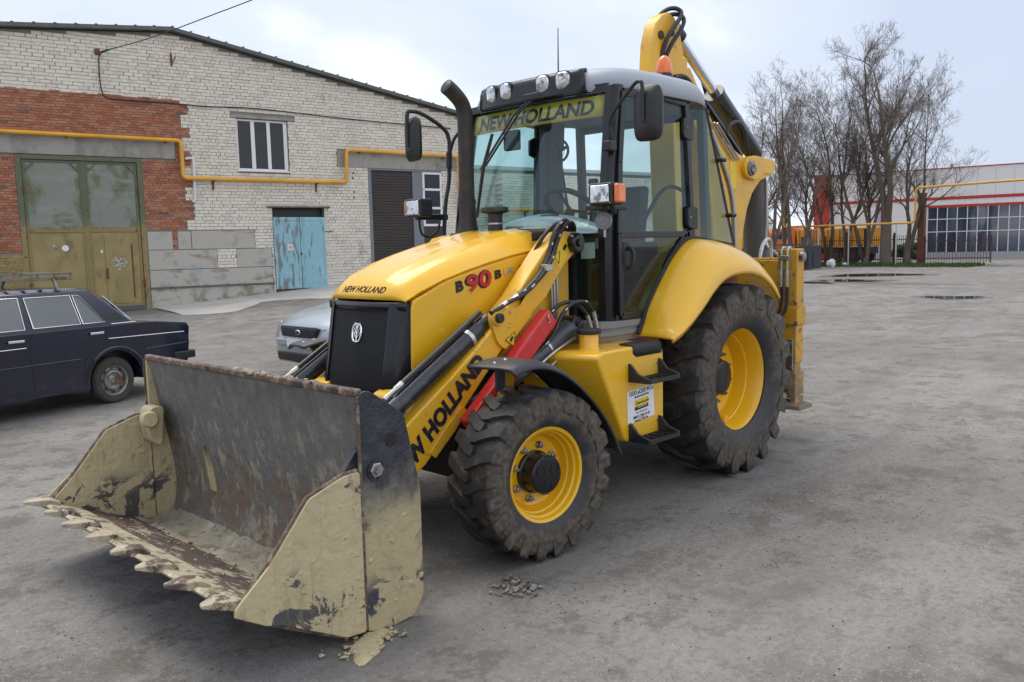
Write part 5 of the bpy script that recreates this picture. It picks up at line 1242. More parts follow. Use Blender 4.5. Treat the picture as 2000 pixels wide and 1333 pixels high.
# mirrors and head lamps
for sgn in (1,-1):
    mh = MB(); mc = Vector((1.235, sgn*1.045, 2.455)) if sgn > 0 else Vector((1.30,-1.045,2.51))
    fwd = Vector((1,sgn*.12,0)).normalized(); sd = Vector((0,0,1)).cross(fwd)
    def mring(d, w, h): return [mc + fwd*d + sd*(w*math.copysign(abs(math.cos(a))**.45, math.cos(a))) + Vector((0,0,1))*(h*math.copysign(abs(math.sin(a))**.45, math.sin(a))) for a in [2*math.pi*i/24 for i in range(24)]]
    mh.rings([mring(-.012,.092,.160),mring(.012,.095,.165),mring(.03,.082,.150),mring(.052,.045,.10),mring(.056,.03,.08)])
    mo = mh.build('mirror', M['black_plastic'], BL, smooth=.5)
    MB().rings([mring(-.0125,.084,.152),mring(-.014,.084,.152)]).build('mirror_glass', M['chrome'], mo)
    if sgn > 0:
        arm_p = [(1.185,.715,2.30),(1.205,.735,2.36),(1.215,.74,2.44),(1.235,.80,2.51),(1.285,.94,2.595),(1.30,1.00,2.632),(1.305,1.035,2.63),(1.302,1.045,2.60),(1.298,1.045,2.40)]
        MB().tube(smooth_path(arm_p,5), .0115, 8).build('mirror_arm', M['black_plastic'], mo)
        MB().box(1.16,1.235,.695,.755,2.265,2.33).build('arm_bracket', M['black_plastic'], mo, bevel=.01)
    else:
        MB().tube(smooth_path([(1.20,-.86,1.70),(1.13,-.90,2.02),(1.06,-.93,2.20),(1.03,-.95,2.40),(1.02,-.96,2.52),(1.06,-.97,2.60),(1.22,-1.0,2.69),(1.32,-1.03,2.715),(1.36,-1.045,2.68),(1.36,-1.045,2.45)],5), [.016]*46, 8).build('mirror_arm', M['black_plastic'], mo)
        MB().tube(smooth_path([(1.03,-.95,2.40),(1.02,-.90,2.52),(1.02,-.80,2.58),(1.04,-.70,2.58)],4), .012, 8).build('mirror_stay', M['black_plastic'], mo)
        MB().tube([(1.045,-.94,2.30),(1.035,-.945,2.42)], .024, 8).build('arm_bracket', M['black_plastic'], mo)
    lx, ly, lz = 1.475, sgn*.865, 1.985
    lh = MB(); lh.box(lx-.11,lx+.012,ly-.088,ly+.088,lz-.066,lz+.066); lho = lh.build('head_lamp', M['black_plastic'], BL, bevel=.012)
    MB().box(lx+.008,lx+.022,ly-.068,ly+.068,lz-.052,lz+.052).build('lamp_lens', M['lens'], lho, bevel=.010)
    MB().box(lx-.085,lx-.005,*sorted((ly+sgn*.086,ly+sgn*.125)),lz-.056,lz+.056).build('turn_signal', M['orange_lens'], lho, bevel=.012)
    for a, b in ((-.075,-.055),(-.075,.055),(.075,-.055),(.075,.055)):
        MB().sphere((lx+.013,ly+a,lz+b), .005, 6, 4).build('screw', M['steel'], lho)
    if sgn > 0:
        MB().box(1.20,1.42,.70,.86,1.895,1.925).build('lamp_bracket', M['black_plastic'], lho, bevel=.006)
        MB().tube([(1.40,.835,1.90),(1.43,.86,1.925)], .018, 8).build('lamp_swivel', M['black_plastic'], lho)
        MB().lathe([(.001,.0),(.052,0),(.056,.008),(.050,.016),(.040,.014),(.034,.022),(.012,.024),(.010,.030),(.001,.030)], (1.36,.80,1.83), (1,.28,0), 28).build('horn', M['plinth'], BL, smooth=.5)
        MB().tube([(1.35,.80,1.83),(1.35,.795,1.73)], .008, 6).build('horn_stay', M['steel'], BL)
        MB().tube(smooth_path([(1.40,.88,1.92),(1.385,.90,1.88),(1.36,.87,1.88)],4), .014, 8).build('lamp_cable', M['rubber'], lho)
    else:
        MB().box(1.12,1.42,-.93,-.88,1.90,1.945).build('lamp_bracket', M['black_plastic'], lho, bevel=.01)
        MB().tube(smooth_path([(1.40,-.90,1.91),(1.38,-.90,1.80),(1.30,-.90,1.775),(1.22,-.90,1.82),(1.20,-.90,1.87)],4), .009, 6).build('lamp_cable', M['rubber'], lho)
# exhaust and air pre-cleaner
ex = MB(); ex.tube(smooth_path([(1.515,-.25,1.77),(1.515,-.25,1.80)],2)+[Vector((1.515,-.25,1.83)),Vector((1.515,-.25,1.90)),Vector((1.515,-.25,1.905)),Vector((1.515,-.25,2.0)),Vector((1.515,-.25,2.005))]+smooth_path([(1.515,-.25,2.30),(1.515,-.25,2.52),(1.52,-.25,2.60),(1.55,-.25,2.66),(1.62,-.25,2.715),(1.675,-.25,2.745)],4), [.085,.08,.075,.066,.058,.058,.057,.052]+[.052]*20+[.052], 18)
exo = ex.build('exhaust_pipe', M['exhaust'], BL, smooth=.7)
MB().lathe([(.046,.0),(.0465,.002),(.044,.0035),(.001,.0035)], (1.676,-.25,2.7455), (.88,0,.47), 18).build('pipe_mouth', M['decal_black'], exo)
MB().tube([(1.515,-.25,1.985),(1.515,-.25,2.01)], .060, 18).build('clamp', M['exhaust'], exo)
pc = MB(); pc.lathe([(.001,0),(.052,0),(.048,.05),(.048,.125),(.052,.13),(.088,.140),(.092,.148),(.088,.170),(.06,.180),(.001,.182)], (1.50,.0,1.775), (0,0,1), 28); pco = pc.build('air_precleaner', M['black_plastic'], BL, smooth=.5)
MB().tube([(1.50,.0,1.835),(1.50,.0,1.845)], .0505, 24).build('clamp', M['steel'], pco)
# cab interior
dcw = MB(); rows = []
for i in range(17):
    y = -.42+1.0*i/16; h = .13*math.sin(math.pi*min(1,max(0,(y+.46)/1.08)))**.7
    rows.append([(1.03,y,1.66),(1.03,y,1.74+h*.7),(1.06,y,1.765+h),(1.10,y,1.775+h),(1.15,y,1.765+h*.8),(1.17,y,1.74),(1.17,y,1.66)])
dcw.rings(rows); dcw.build('dash_reflection', pmat('silver_dash_reflection', (.60,.62,.63), .3, .2), BL, smooth=1.0)  # pale arch: silver reflection low in the windscreen, put into shape and colour
MB().box(-.25,1.18,-.62,.62,1.13,1.18).build('cab_floor', M['interior'], BL)
MB().box(1.02,1.20,-.44,.44,1.15,1.66).build('front_console', M['interior'], BL, bevel=.03)
dsh = MB().prism(round_poly([(.92,1.70),(.98,1.80),(1.12,1.855),(1.19,1.80),(1.19,1.60),(1.0,1.55)],.03,3), -.24,.30); dsh.build('dashboard', M['interior_grey'], BL, bevel=.01)
MB().prism_x([(.02,1.84),(.24,1.84),(.22,1.90),(.06,1.90)], 1.06, 1.12).build('instrument_pod', M['interior'], BL, bevel=.01)
MB().tube([(1.05,.12,1.45),(.96,.12,1.78),(.86,.12,1.93)], [.06,.05,.035], 12).build('steering_column', M['interior'], BL)
swc = Vector((.85,.12,1.95)); swn = Vector((-.62,0,.78)).normalized(); sa = Vector((0,1,0)); sb = swn.cross(sa)
sw = MB(); sw.tube([swc + sa*(.200*math.cos(2*math.pi*i/36)) + sb*(.195*math.sin(2*math.pi*i/36)) for i in range(37)], .019, 8, caps=False); swo = sw.build('steering_wheel', M['interior'], BL)
for a in (.5,2.6,4.71): MB().tube([swc - swn*.02, swc + sa*(.19*math.cos(a)) + sb*(.19*math.sin(a))], .012, 6).build('spoke', M['interior'], swo)
seat = MB().box(.18,.66,-.25,.25,1.42,1.54); seato = seat.build('seat', M['interior'], BL, bevel=.05, seg=3)
MB().prism(round_poly([(.14,1.50),(.26,1.50),(.17,2.12),(.06,2.12)],.04,3), -.24,.24).build('backrest', M['interior'], seato, bevel=.03)
MB().box(.25,.58,-.2,.2,1.17,1.42).build('seat_base', M['interior'], seato, bevel=.02)
for s_y in (.33,-.33):
    MB().box(.15,.62,s_y-.05,s_y+.05,1.62,1.70).build('arm_rest', M['interior'], seato, bevel=.02)
    MB().tube([(.60,s_y,1.68),(.62,s_y,1.82)], .012, 6).build('lever', M['interior'], seato)
    MB().sphere((.62,s_y,1.84), .024, 10, 6).build('lever_knob', M['interior'], seato)
MB().tube([(.86,.30,1.55),(.84,.33,2.10),(.835,.335,2.13)], .012, 6).build('shuttle_lever', M['interior'], BL)
MB().tube([(.835,.335,2.12),(.84,.28,2.12)], .022, 8).build('lever_knob', M['interior'], BL)
MB().box(.12,.32,-.66,-.56,1.2,2.68).build('door_post_trim', M['interior_grey'], BL, bevel=.02)
MB().box(-.14,1.02,-.60,.60,2.655,2.672).build('headliner', M['interior_grey'], BL)
MB().box(-.20,-.14,-.60,.60,1.15,1.62).build('rear_wall', M['interior'], BL)
MB().bar((-.17,-.6,2.64),(-.17,.6,2.64),.06,.06).build('rear_header', M['interior_grey'], BL)
MB().tube(smooth_path([(.10,.64,1.75),(.20,.655,2.02),(.50,.665,2.06),(.80,.675,1.80)],5), .014, 8).build('grab_rail', M['interior'], BL)
MB().tube([(1.02,.20,2.50),(1.03,.20,2.34)], .008, 6).build('fan_stalk', M['interior'], BL)
fnr = MB(); fcn = Vector((1.02,.17,2.33))
fnr.tube([fcn+Vector((0,.068*math.cos(a),.068*math.sin(a))) for a in [2*math.pi*i/24 for i in range(25)]], .010, 6); fno_ = fnr.build('cab_fan', M['interior'], BL)
for a in (0.4,2.5,4.6): MB().bar(fcn, fcn+Vector((0,.062*math.cos(a),.062*math.sin(a))), .006,.04,(1,0,0)).build('fan_blade', M['interior'], fno_)
for rdx in (.025,.047): MB().tube([fcn+Vector((.014,rdx*math.cos(a),rdx*math.sin(a))) for a in [2*math.pi*i/16 for i in range(17)]], .0025, 4).build('fan_guard', M['interior'], fno_)
MB().box(1.10,1.14,-.26,-.12,2.36,2.50).build('inside_mirror', M['interior'], BL, bevel=.01)
MB().prism_x([(.49,1.595),(.605,1.60),(.605,1.70),(.49,1.70)], 1.206, 1.208).build('window_card', pmat('pale_green_card', (.33,.52,.46), .6), BL)
MB().tube(smooth_path([(1.12,.44,1.265),(1.12,.52,1.285),(1.12,.60,1.262)],4), .03, 8).build('floor_cloth', M['green_cloth'], BL)

# ---------------------------------------------------------------- rear fenders
for sgn in (1,-1):
    inn = [(.955,1.082),(.90,1.16),(.845,1.267),(.692,1.447),(.535,1.597),(.37,1.695),(.20,1.70),(.03,1.680),(-.16,1.638),(-.35,1.576),(-.50,1.50)]
    outp = [(.965,1.075),(.875,1.105),(.745,1.175),(.600,1.270),(.435,1.390),(.29,1.455),(.13,1.478),(-.04,1.476),(-.20,1.446),(-.36,1.370),(-.49,1.265)]
    rows = []
    I = smooth_path([(x,0,z) for x,z in inn],3); O = smooth_path([(x,0,z) for x,z in outp],3)
    for i,(a,b) in enumerate(zip(I,O)):
        row = []
        for k in range(9):
            t = k/8; y = .775 + (1.035-.775)*(t**.8)
            w_ = t**1.9
            row.append((a.x*(1-w_)+b.x*w_, sgn*y, a.z*(1-w_)+b.z*w_))
        row.append((b.x-.0, sgn*1.030, b.z-.022))
        row.insert(0, (a.x, sgn*.69, a.z+.004))
        rows.append(row)
    rfm = MB(); rfm.rings(rows, caps=False, closed=False); rfo = rfm.build('rear_fender', M['yellow'], BL, smooth=1.0)
    s_ = rfo.modifiers.new('thickness','SOLIDIFY'); s_.thickness = .016; s_.offset = 0
    # seal between fender and door
    MB().tube([(p.x+.012,sgn*.765,p.z+.012) for p in I[:19]], .016, 8).build('fender_seal', M['rubber'], rfo)
    iw = MB(); n = len(I)
    iw.add([(p.x,sgn*.685,p.z) for p in I]+[(p.x,sgn*.685,.95) for p in I], [(i,i+1,n+i+1,n+i) for i in range(n-1)])
    iw.build('wheel_arch', pmat('arch_paint', (.30,.10,.03), .7) if sgn > 0 else M['interior'], rfo)

# ---------------------------------------------------------------- backhoe frame, stabilizers, boom
MB().prism_x([(-.70,.55),(.70,.55),(.70,1.52),(-.70,1.52)], -1.22,-1.16).build('rear_frame', M['yellow_muddy'], BL, bevel=.008)
for zz in (.72,1.38): MB().box(-1.36,-1.20,-.72,.72,zz,zz+.16).build('slide_rail', M['yellow_muddy'], BL, bevel=.01)
for sgn in (1,-1):
    sb_ = empty('stabilizer', (0,0,0), 0, BL)
    ya, yb = sorted((sgn*.690, sgn*.862))
    MB().box(-1.285,-1.150,ya,yb,.66,1.615).build('outer_leg', M['yellow_muddy'], sb_, bevel=.010)
    MB().box(-1.300,-1.135,ya-.012,yb+.012,.98,1.135).build('collar', M['yellow_muddy'], sb_, bevel=.008)
    il = MB(); pp = round_poly([(-1.285+.0,.40),(-1.285,.62),(-1.150,.62),(-1.150,.40)],.01)
    MB().box(-1.275,-1.160,ya+.012,yb-.012,.36,.70).build('inner_leg', M['yellow_muddy'], sb_, bevel=.010)
    MB().prism_x([(ya-.004,.58),(ya-.004,.42),(ya+.02,.36),(ya+.06,.44),(ya+.10,.44),(yb-.03,.31),(yb+.004,.31),(yb+.004,.58)], -1.30,-1.135).build('shoe_bracket', M['yellow_muddy'], sb_, bevel=.006)
    ft = MB(); ft.rings([[(-1.34,ya-.06,.275),(-1.09,ya-.06,.275),(-1.09,yb+.07,.275),(-1.34,yb+.07,.275)],[(-1.33,ya-.05,.31),(-1.10,ya-.05,.31),(-1.10,yb+.06,.31),(-1.33,yb+.06,.31)],[(-1.27,ya+.02,.335),(-1.16,ya+.02,.335),(-1.16,yb-.02,.335),(-1.27,yb-.02,.335)]]); ft.build('foot_pad', pmat('muddy_foot', (.20,.165,.12), .9, bump=[(12,.6,.02)]), sb_, bevel=.008)
    for k in range(5):
        mb_ = MB(); clod(mb_, (-1.15-.03*k, ya+.05+.02*k, .37+.02*(k%3)), .05, random.Random(k)); mb_.build('mud_lump', M['clay'], sb_)
    MB().box(-1.148,-1.134,yb-.072,yb-.022,.60,.86).build('wear_plate', M['steel'], sb_, bevel=.004)
    for zz in (.63,.73,.83): MB().lathe([(.001,0),(.014,0),(.014,.012),(.001,.012)], (-1.134,yb-.047,zz), (1,0,0), 6).build('bolt', M['bolt'], sb_)
    MB().lathe([(.001,0),(.040,0),(.040,.03),(.030,.036),(.001,.036)], (-1.215,sgn*.862,1.55), (0,sgn,0), 18).build('pin', M['bolt'], sb_)
    for k, yy_ in enumerate((.735,.785)):
        y_ = sgn*yy_
        MB().tube(smooth_path([(-1.20,y_,1.622),(-1.165,y_,1.628),(-1.138,y_,1.60),(-1.136,y_,1.50),(-1.136,y_,1.43)],4), .010, 8).build('hydraulic_tube', M['steel'], sb_)
        MB().tube([(-1.134,y_,1.44),(-1.134,y_,1.40),(-1.134,y_,1.40),(-1.134,y_,1.30)], [.017,.017,.013,.013], 8).build('hose_fitting', M['steel'], sb_)
        MB().tube(smooth_path([(-1.134,y_,1.30),(-1.130,y_,1.18),(-1.11,y_-sgn*.02,1.08),(-1.07,y_-sgn*.10,1.02),(-1.06,y_-sgn*.20,1.01)],5), .014, 8).build('hose', M['hose'], sb_)
    MB().box(-1.140,-1.122,*sorted((sgn*.715,sgn*.805)),1.52,1.56).build('tube_clamp', M['steel'], sb_, bevel=.004)
bm_l = [(-2.075,2.43),(-2.06,2.315),(-1.93,2.275),(-1.80,2.235),(-1.65,2.115),(-1.56,1.97),(-1.50,1.80),(-1.46,1.55),(-1.44,1.25),(-1.44,.85),(-1.20,.80),(-1.02,1.2),(-.98,1.60),(-.93,2.0),(-.80,2.42),(-.58,2.80),(-.33,3.05),(-.60,3.10),(-.86,2.80),(-1.02,2.62),(-1.20,2.54),(-1.40,2.46),(-1.55,2.43),(-1.72,2.43),(-1.90,2.44)]
bo_ = MB().prism(bm_l, -.17, .19).build('boom', M['yellow_dirty'], BL, bevel=.014)
MB().prism(round_poly([(-1.64,2.23),(-1.80,2.30),(-1.84,2.44),(-1.60,2.455),(-1.46,2.42),(-1.42,2.34),(-1.46,2.26)],.05,4), .17, .235).build('boom_boss', M['yellow_dirty'], bo_, bevel=.008)
for xx,zz in ((-1.535,2.335),):
    MB().lathe([(.001,0),(.068,0),(.068,.02),(.044,.022),(.044,.040),(.001,.040)], (xx,.232,zz), (0,1,0), 24).build('pivot_pin', M['bolt'], bo_, smooth=.5)
lb = MB().prism([(-1.25,2.16),(-1.345,2.145),(-1.33,2.38),(-1.235,2.39)], .1915,.193); lbo = lb.build('warning_label', M['decal_yellow'], bo_)
fk = [(-.02,2.95),(-.045,3.20),(-.10,3.36),(-.18,3.44),(-.27,3.475),(-.36,3.45),(-.43,3.38),(-.50,3.16),(-.62,2.95),(-.5,2.85),(-.2,2.8)]
for y0, y1, dx in ((.08,.20,0),(-.14,-.03,-.40)):
    fko = MB().prism([(x+dx,z-(.0 if dx == 0 else .03)) for x,z in fk], y0, y1).build('boom_fork', M['yellow_dirty'], BL, bevel=.02)
    if dx == 0:
        for xx,zz,rr in ((-.155,3.28,.032),(-.315,3.32,.024)):
            MB().lathe([(.001,0),(rr,0),(rr,.012),(.001,.014)], (xx,y1,zz), (0,1,0), 18).build('pin', M['black_plastic'], fko)
MB().box(-.72,-.40,-.03,.09,2.85,3.2).build('boom_tip_web', M['yellow_dirty'], BL, bevel=.01)
# dipper behind the boom, seen through the cab glass
MB().prism([(-.70,1.3),(-.50,1.3),(-.42,2.7),(-.45,3.0),(-.66,3.0),(-.62,2.7)], -.10,.14).build('dipper', M['yellow'], BL, bevel=.012)
# cylinders
A, B, C_ = Vector((-.64,.02,3.40)), Vector((-1.28,-.0,3.04)), Vector((-1.93,.06,2.50))
d1 = (C_-A).normalized()
dc = MB(); p1_ = A+d1*.72; dc.tube([p1_, p1_+d1*.03, p1_+d1*.03, C_], [.090,.090,.082,.082], 20); dco = dc.build('dipper_cylinder', M['cyl_black'], BL, smooth=.5)
MB().tube([A, p1_], .042, 16).build('rod', M['chrome'], dco)
MB().tube([A-d1*.06, A+d1*.06], .075, 14).build('rod_eye', M['black_plastic'], dco)
dc2 = MB(); dc2.tube([p1_+d1*.05+Vector((-.02,-.20,.0)), C_+Vector((-.02,-.20,-.0))], .072, 18); dc2.build('swing_cylinder', M['cyl_black'], BL, smooth=.5)
bcm = MB(); bcm.tube([(-1.96,.04,2.28),(-2.0,.04,2.0),(-2.02,.04,1.30)], [.110,.118,.118], 22); bco = bcm.build('boom_cylinder', M['cyl_worn'], BL, smooth=.6)
MB().prism(round_poly([(-2.085,2.34),(-2.07,2.44),(-1.86,2.46),(-1.84,2.30),(-1.98,2.29)],.04,4), -.17,.20).build('cylinder_yoke', M['yellow_dirty'], BL, bevel=.02, seg=3)
for p, r in (([(-.16,.20,3.12),(-.20,.23,3.25),(-.28,.25,3.36),(-.35,.26,3.44),(-.37,.24,3.49),(-.33,.2,3.51),(-.26,.16,3.48),(-.21,.1,3.40)],.017),
             ([(-.19,.20,3.08),(-.25,.24,3.22),(-.33,.26,3.32),(-.39,.26,3.40),(-.40,.24,3.45),(-.36,.2,3.47),(-.29,.16,3.45)],.017),
             ([(-.48,.0,3.42),(-.56,-.05,3.50),(-.66,-.12,3.53),(-.76,-.2,3.48),(-.80,-.24,3.36),(-.79,-.24,3.24)],.018),
             ([(-.45,.0,3.38),(-.52,-.02,3.47),(-.62,-.08,3.52),(-.73,-.16,3.49)],.015),
             ([(-.33,.21,2.98),(-.45,.22,3.0),(-.56,.22,2.95),(-.66,.22,2.84),(-.74,.22,2.70)],.022),
             ([(-1.10,-.05,3.22),(-1.20,-.08,3.16),(-1.34,-.12,3.05),(-1.46,-.14,2.92),(-1.50,-.14,2.86)],.017),
             ([(-1.50,-.14,2.86),(-1.58,-.14,2.79),(-1.66,-.14,2.76),(-1.80,-.14,2.80),(-1.90,-.14,2.76),(-1.88,-.14,2.66),(-1.80,-.14,2.60)],.018),
             ([(-1.26,.14,2.64),(-1.34,.15,2.72),(-1.46,.15,2.74),(-1.58,.14,2.68),(-1.64,.13,2.58),(-1.70,.12,2.48)],.019)):
    MB().tube(smooth_path(p,5), r, 8).build('hose', M['hose'], BL)
for p in ([(-.80,.26,2.60),(-.96,.27,2.36),(-1.09,.27,2.16),(-1.16,.27,1.95),(-1.19,.27,1.65),(-1.20,.27,1.40)],):
    MB().tube(smooth_path(p,5), .024, 8).build('hydraulic_tube', M['steel'], BL)
for k in range(3):
    MB().tube([(-.90-.05*k,.205,2.69),(-1.26-.06*k,.205,2.40)], .008, 6).build('hydraulic_tube', M['steel'], BL)
MB().tube(smooth_path([(-1.52,.33,1.42),(-1.54,.33,1.56),(-1.60,.33,1.66),(-1.68,.33,1.70),(-1.74,.33,1.66),(-1.75,.33,1.52),(-1.76,.33,1.36)],5), .018, 8).build('hydraulic_tube', M['steel'], BL)
MB().tube(smooth_path([(-1.98,.16,2.25),(-1.99,.16,1.9),(-1.99,.16,1.65),(-1.95,.3,1.55),(-1.80,.48,1.42)],5), .015, 8).build('hydraulic_tube', M['steel'], BL)
MB().box(-1.45,-.75,-.26,.26,.55,1.05).build('king_post', M['interior'], BL, bevel=.02)
# ================================================================== CARS
M['navy'] = pmat('navy_car_paint', (.005,.008,.028), .14, coat=.5, layers=[dict(col=(.05,.05,.055), scale=3, lo=.5, hi=.8, amt=.15, rough=.4), dict(col=(.12,.10,.08), scale=5, lo=.45, hi=.7, z=(.28,.42), amt=.2, rough=.8)])
M['car_glass'] = pmat('car_side_glass', (.10,.115,.13), .06, spec=.8, coat=.5, vary=2)
M['chrome_trim'] = pmat('chrome_trim', (.72,.73,.75), .2, .95)
M['car_tyre'] = pmat('car_tyre', (.055,.052,.048), .85, vary=9, bump=[(40,.3,.006)])
M['car_rim'] = pmat('car_rim', (.30,.30,.30), .45, .6, layers=[dict(col=(.20,.13,.09), scale=6, lo=.5, hi=.65, rough=.8)])
M['rack'] = pmat('weathered_rack', (.23,.215,.175), .7, .3, layers=[dict(col=(.13,.08,.05), scale=7, lo=.5, hi=.65)])
SD = empty('dark_blue_sedan', (1.933,-6.66,0), D2R(15)); SD.scale = (.94,.94,.94)
tag(SD, 'old dark blue sedan with a roof rack at the left edge of the yard', 'car')
def arch(cx, r, n=12, z0=.20): return [(cx+r*math.cos(math.pi*i/n), .29+r*math.sin(math.pi*i/n)) for i in range(n+1)]
side = [(-1.06,.36),(-1.09,.50),(-1.12,.84),(-1.08,.90),(-.62,.955),(-.30,.965),(2.02,.965),(2.30,.945),(3.05,.90),(3.12,.84),(3.10,.36),(2.80,.24)]
bot = arch(2.424,.365)[0:]; bot = [(2.424+.365,.24)]+arch(2.424,.365)+[(2.424-.365,.22),(.36,.22)]+arch(0,.362)+[(-.362,.26),(-.85,.30)]
MB().prism(side+bot, -.79,.79).build('body', M['navy'], SD, bevel=.045, seg=3)
MB().box(-.9,2.95,-.60,.60,.25,.8).build('underbody', M['decal_black'], SD)
gh = MB()
def gring(z, xf, xr, y, r=.08): return [(xf,-y+r,z),(xf-r,-y,z),(xr+r,-y,z),(xr,-y+r,z),(xr,y-r,z),(xr+r,y,z),(xf-r,y,z),(xf,y-r,z)]
gh.rings([gring(.93,2.06,-.42,.755),gring(1.00,1.98,-.345,.745),gring(1.34,1.52,.03,.632),gring(1.395,1.40,.12,.60),gring(1.425,1.28,.24,.53),gring(1.44,1.1,.42,.38)])
gh.build('greenhouse', M['navy'], SD, bevel=.02)
def gy(z): return .745 - (z-1.0)/.34*(.745-.632)
def side_quad(name, pts, m, lift=.006, th=.004):
    mb = MB(); n = len(pts)
    mb.add([(x,gy(z)+lift,z) for x,z in pts]+[(x,gy(z)+lift-th,z) for x,z in pts],[tuple(range(n)),tuple(range(2*n-1,n-1,-1))]+[(i,i+n,(i+1)%n+n,(i+1)%n) for i in range(n)])
    return mb.build(name, m, SD, smooth=-1)
W1 = [(.97,1.005),(.40,1.005),(.44,1.345),(.99,1.345)]; W2 = [(.37,1.005),(.08,1.005),(.33,1.335),(.41,1.345)]; W3 = [(1.85,1.0),(1.07,1.0),(1.06,1.35),(1.48,1.35)]
for w_ in (W1,W2,W3):
    side_quad('side_window', w_, M['car_glass'])
    MB().tube([(x,gy(z)+.010,z) for x,z in w_+[w_[0]]], .008, 6).build('window_trim', M['chrome_trim'], SD)
rwn = MB().add([(-.34,-.60,.995),(-.34,.60,.995),(.035,.50,1.335),(.035,-.50,1.335)],[(0,1,2,3)]).xf(Matrix.Translation((-.012,0,.008))).build('rear_window', M['car_glass'], SD)
MB().add([(1.985,-.60,1.0),(1.985,.60,1.0),(1.53,.50,1.335),(1.53,-.50,1.335)],[(0,1,2,3)]).xf(Matrix.Translation((.012,0,.008))).build('front_window', M['car_glass'], SD)
MB().tube([(-.345,.66,.99),(-.02,.585,1.31)], .010, 6).build('rear_window_trim', M['chrome_trim'], SD)
side_quad('pillar_vent', [(.10,1.03),(-.17,1.03),(-.13,1.09),(.11,1.09)], M['decal_black'])
MB().tube([(.02,.775,.975),(-.33,.76,.975)], .008, 6).build('belt_trim', M['chrome_trim'], SD)
for a, b in (((.09,.802,.805),(-1.02,.802,.785)),((3.0,.802,.80),(1.10,.802,.805))): MB().tube([a,b], .006, 6).build('side_trim', M['chrome_trim'], SD)
for x in (.19,1.16): 
    MB().bar((x+.14,.815,.885),(x-.04,.815,.885),.02,.03).build('door_handle', M['chrome_trim'], SD, bevel=.008)
for p in ([(.10,.93),(.13,.74),(.40,.60),(.45,.30)],[(1.03,.95),(1.05,.7),(1.03,.28)],[(2.0,.95),(1.98,.7),(2.0,.28)]):
    for a, b in zip(p,p[1:]): MB().bar((a[0],.7905,a[1]),(b[0],.7905,b[1]),.004,.007,Vector((0,1,0)).cross(Vector((b[0]-a[0],0,b[1]-a[1])))).build('door_gap', M['decal_black'], SD)
MB().tube([(.46,.792,.60),(2.05,.792,.60)], .008, 6).build('body_crease', M['navy'], SD); MB().tube([(-.42,.792,.62),(-1.05,.792,.64)], .008, 6).build('body_crease', M['navy'], SD)
al = MB(); al.tube([(.40*math.cos(t),.79,.29+.40*math.sin(t)) for t in [math.pi*i/16 for i in range(17)]], .022, 8); al.build('arch_lip', M['navy'], SD)
MB().box(-1.20,-.86,-.80,.80,.42,.53).build('rear_bumper', M['black_plastic'], SD, bevel=.025, seg=3)
for yl in (.64,-.64): MB().box(-1.15,-1.08,yl-.10,yl+.10,.58,.80).build('tail_light', pmat('tail_lens', (.35,.05,.012), .15, coat=.6), SD, bevel=.012)
MB().box(2.98,3.22,-.80,.80,.40,.52).build('front_bumper', M['chrome_trim'], SD, bevel=.025)
for yl in (.55,-.55): MB().lathe([(.001,0),(.09,0),(.08,.03),(.001,.045)], (3.10,yl,.70), (1,0,0), 18).build('head_light', M['lens'], SD)
for x in (0,2.424):
    for s in (1,-1):
        W = empty('wheel', (x,s*.665,.283), 0, SD)
        MB().lathe([(.185,.075),(.215,.088),(.262,.082),(.283,.055),(.285,0),(.283,-.055),(.262,-.082),(.215,-.088),(.185,-.075)], axis=(0,1,0), n=40, closed=True).build('tyre', M['car_tyre'], W, smooth=.6)
        b_ = MB().lathe([(.001,.048),(.04,.050),(.055,.040),(.075,.042),(.10,.062),(.120,.058),(.135,.025),(.160,.020),(.172,.060),(.188,.072),(.192,.068),(.18,.0),(.001,-.02)], axis=(0,1,0), n=32)
        (b_ if s > 0 else b_.mirror_y()).build('rim', M['car_rim'], W, smooth=.5)
        for k in range(8):
            a = 2*math.pi*k/8; sl_ = MB().bar((.142*math.cos(a),s*.030,.142*math.sin(a)),(.152*math.cos(a),s*.030,.152*math.sin(a)),.035,.02,(0,1,0)); sl_.build('rim_slot', M['decal_black'], W)
        for k in range(4):
            a = 2*math.pi*k/4+.4; MB().sphere((.062*math.cos(a),s*.048,.062*math.sin(a)), .011, 6, 4).build('wheel_nut', M['bolt'], W)
for y in (.48,-.48):
    MB().bar((.28,y,1.545),(1.75,y,1.565),.035,.04).build('rack_rail', M['rack'], SD, bevel=.006); MB().bar((.30,y,1.60),(1.75,y,1.615),.02,.02).build('rack_rail', M['rack'], SD)
    for x in (.52,1.3): 
        MB().bar((x,y,1.55),(x+.01,y+.10*math.copysign(1,y),1.40),.035,.03).build('rack_foot', M['rack'], SD, bevel=.004)
    for k in range(8): MB().bar((.30+.2*k,y,1.545),(.30+.2*k,y,1.61),.02,.02).build('rack_post', M['rack'], SD)
for k in range(7): MB().bar((.34+.22*k,-.48,1.55),(.34+.22*k,.48,1.55),.03,.025).build('rack_bar', M['rack'], SD)
MB().tube([(.285,-.48,1.60),(.285,.48,1.60)], .014, 6).build('rack_bar', M['rack'], SD)

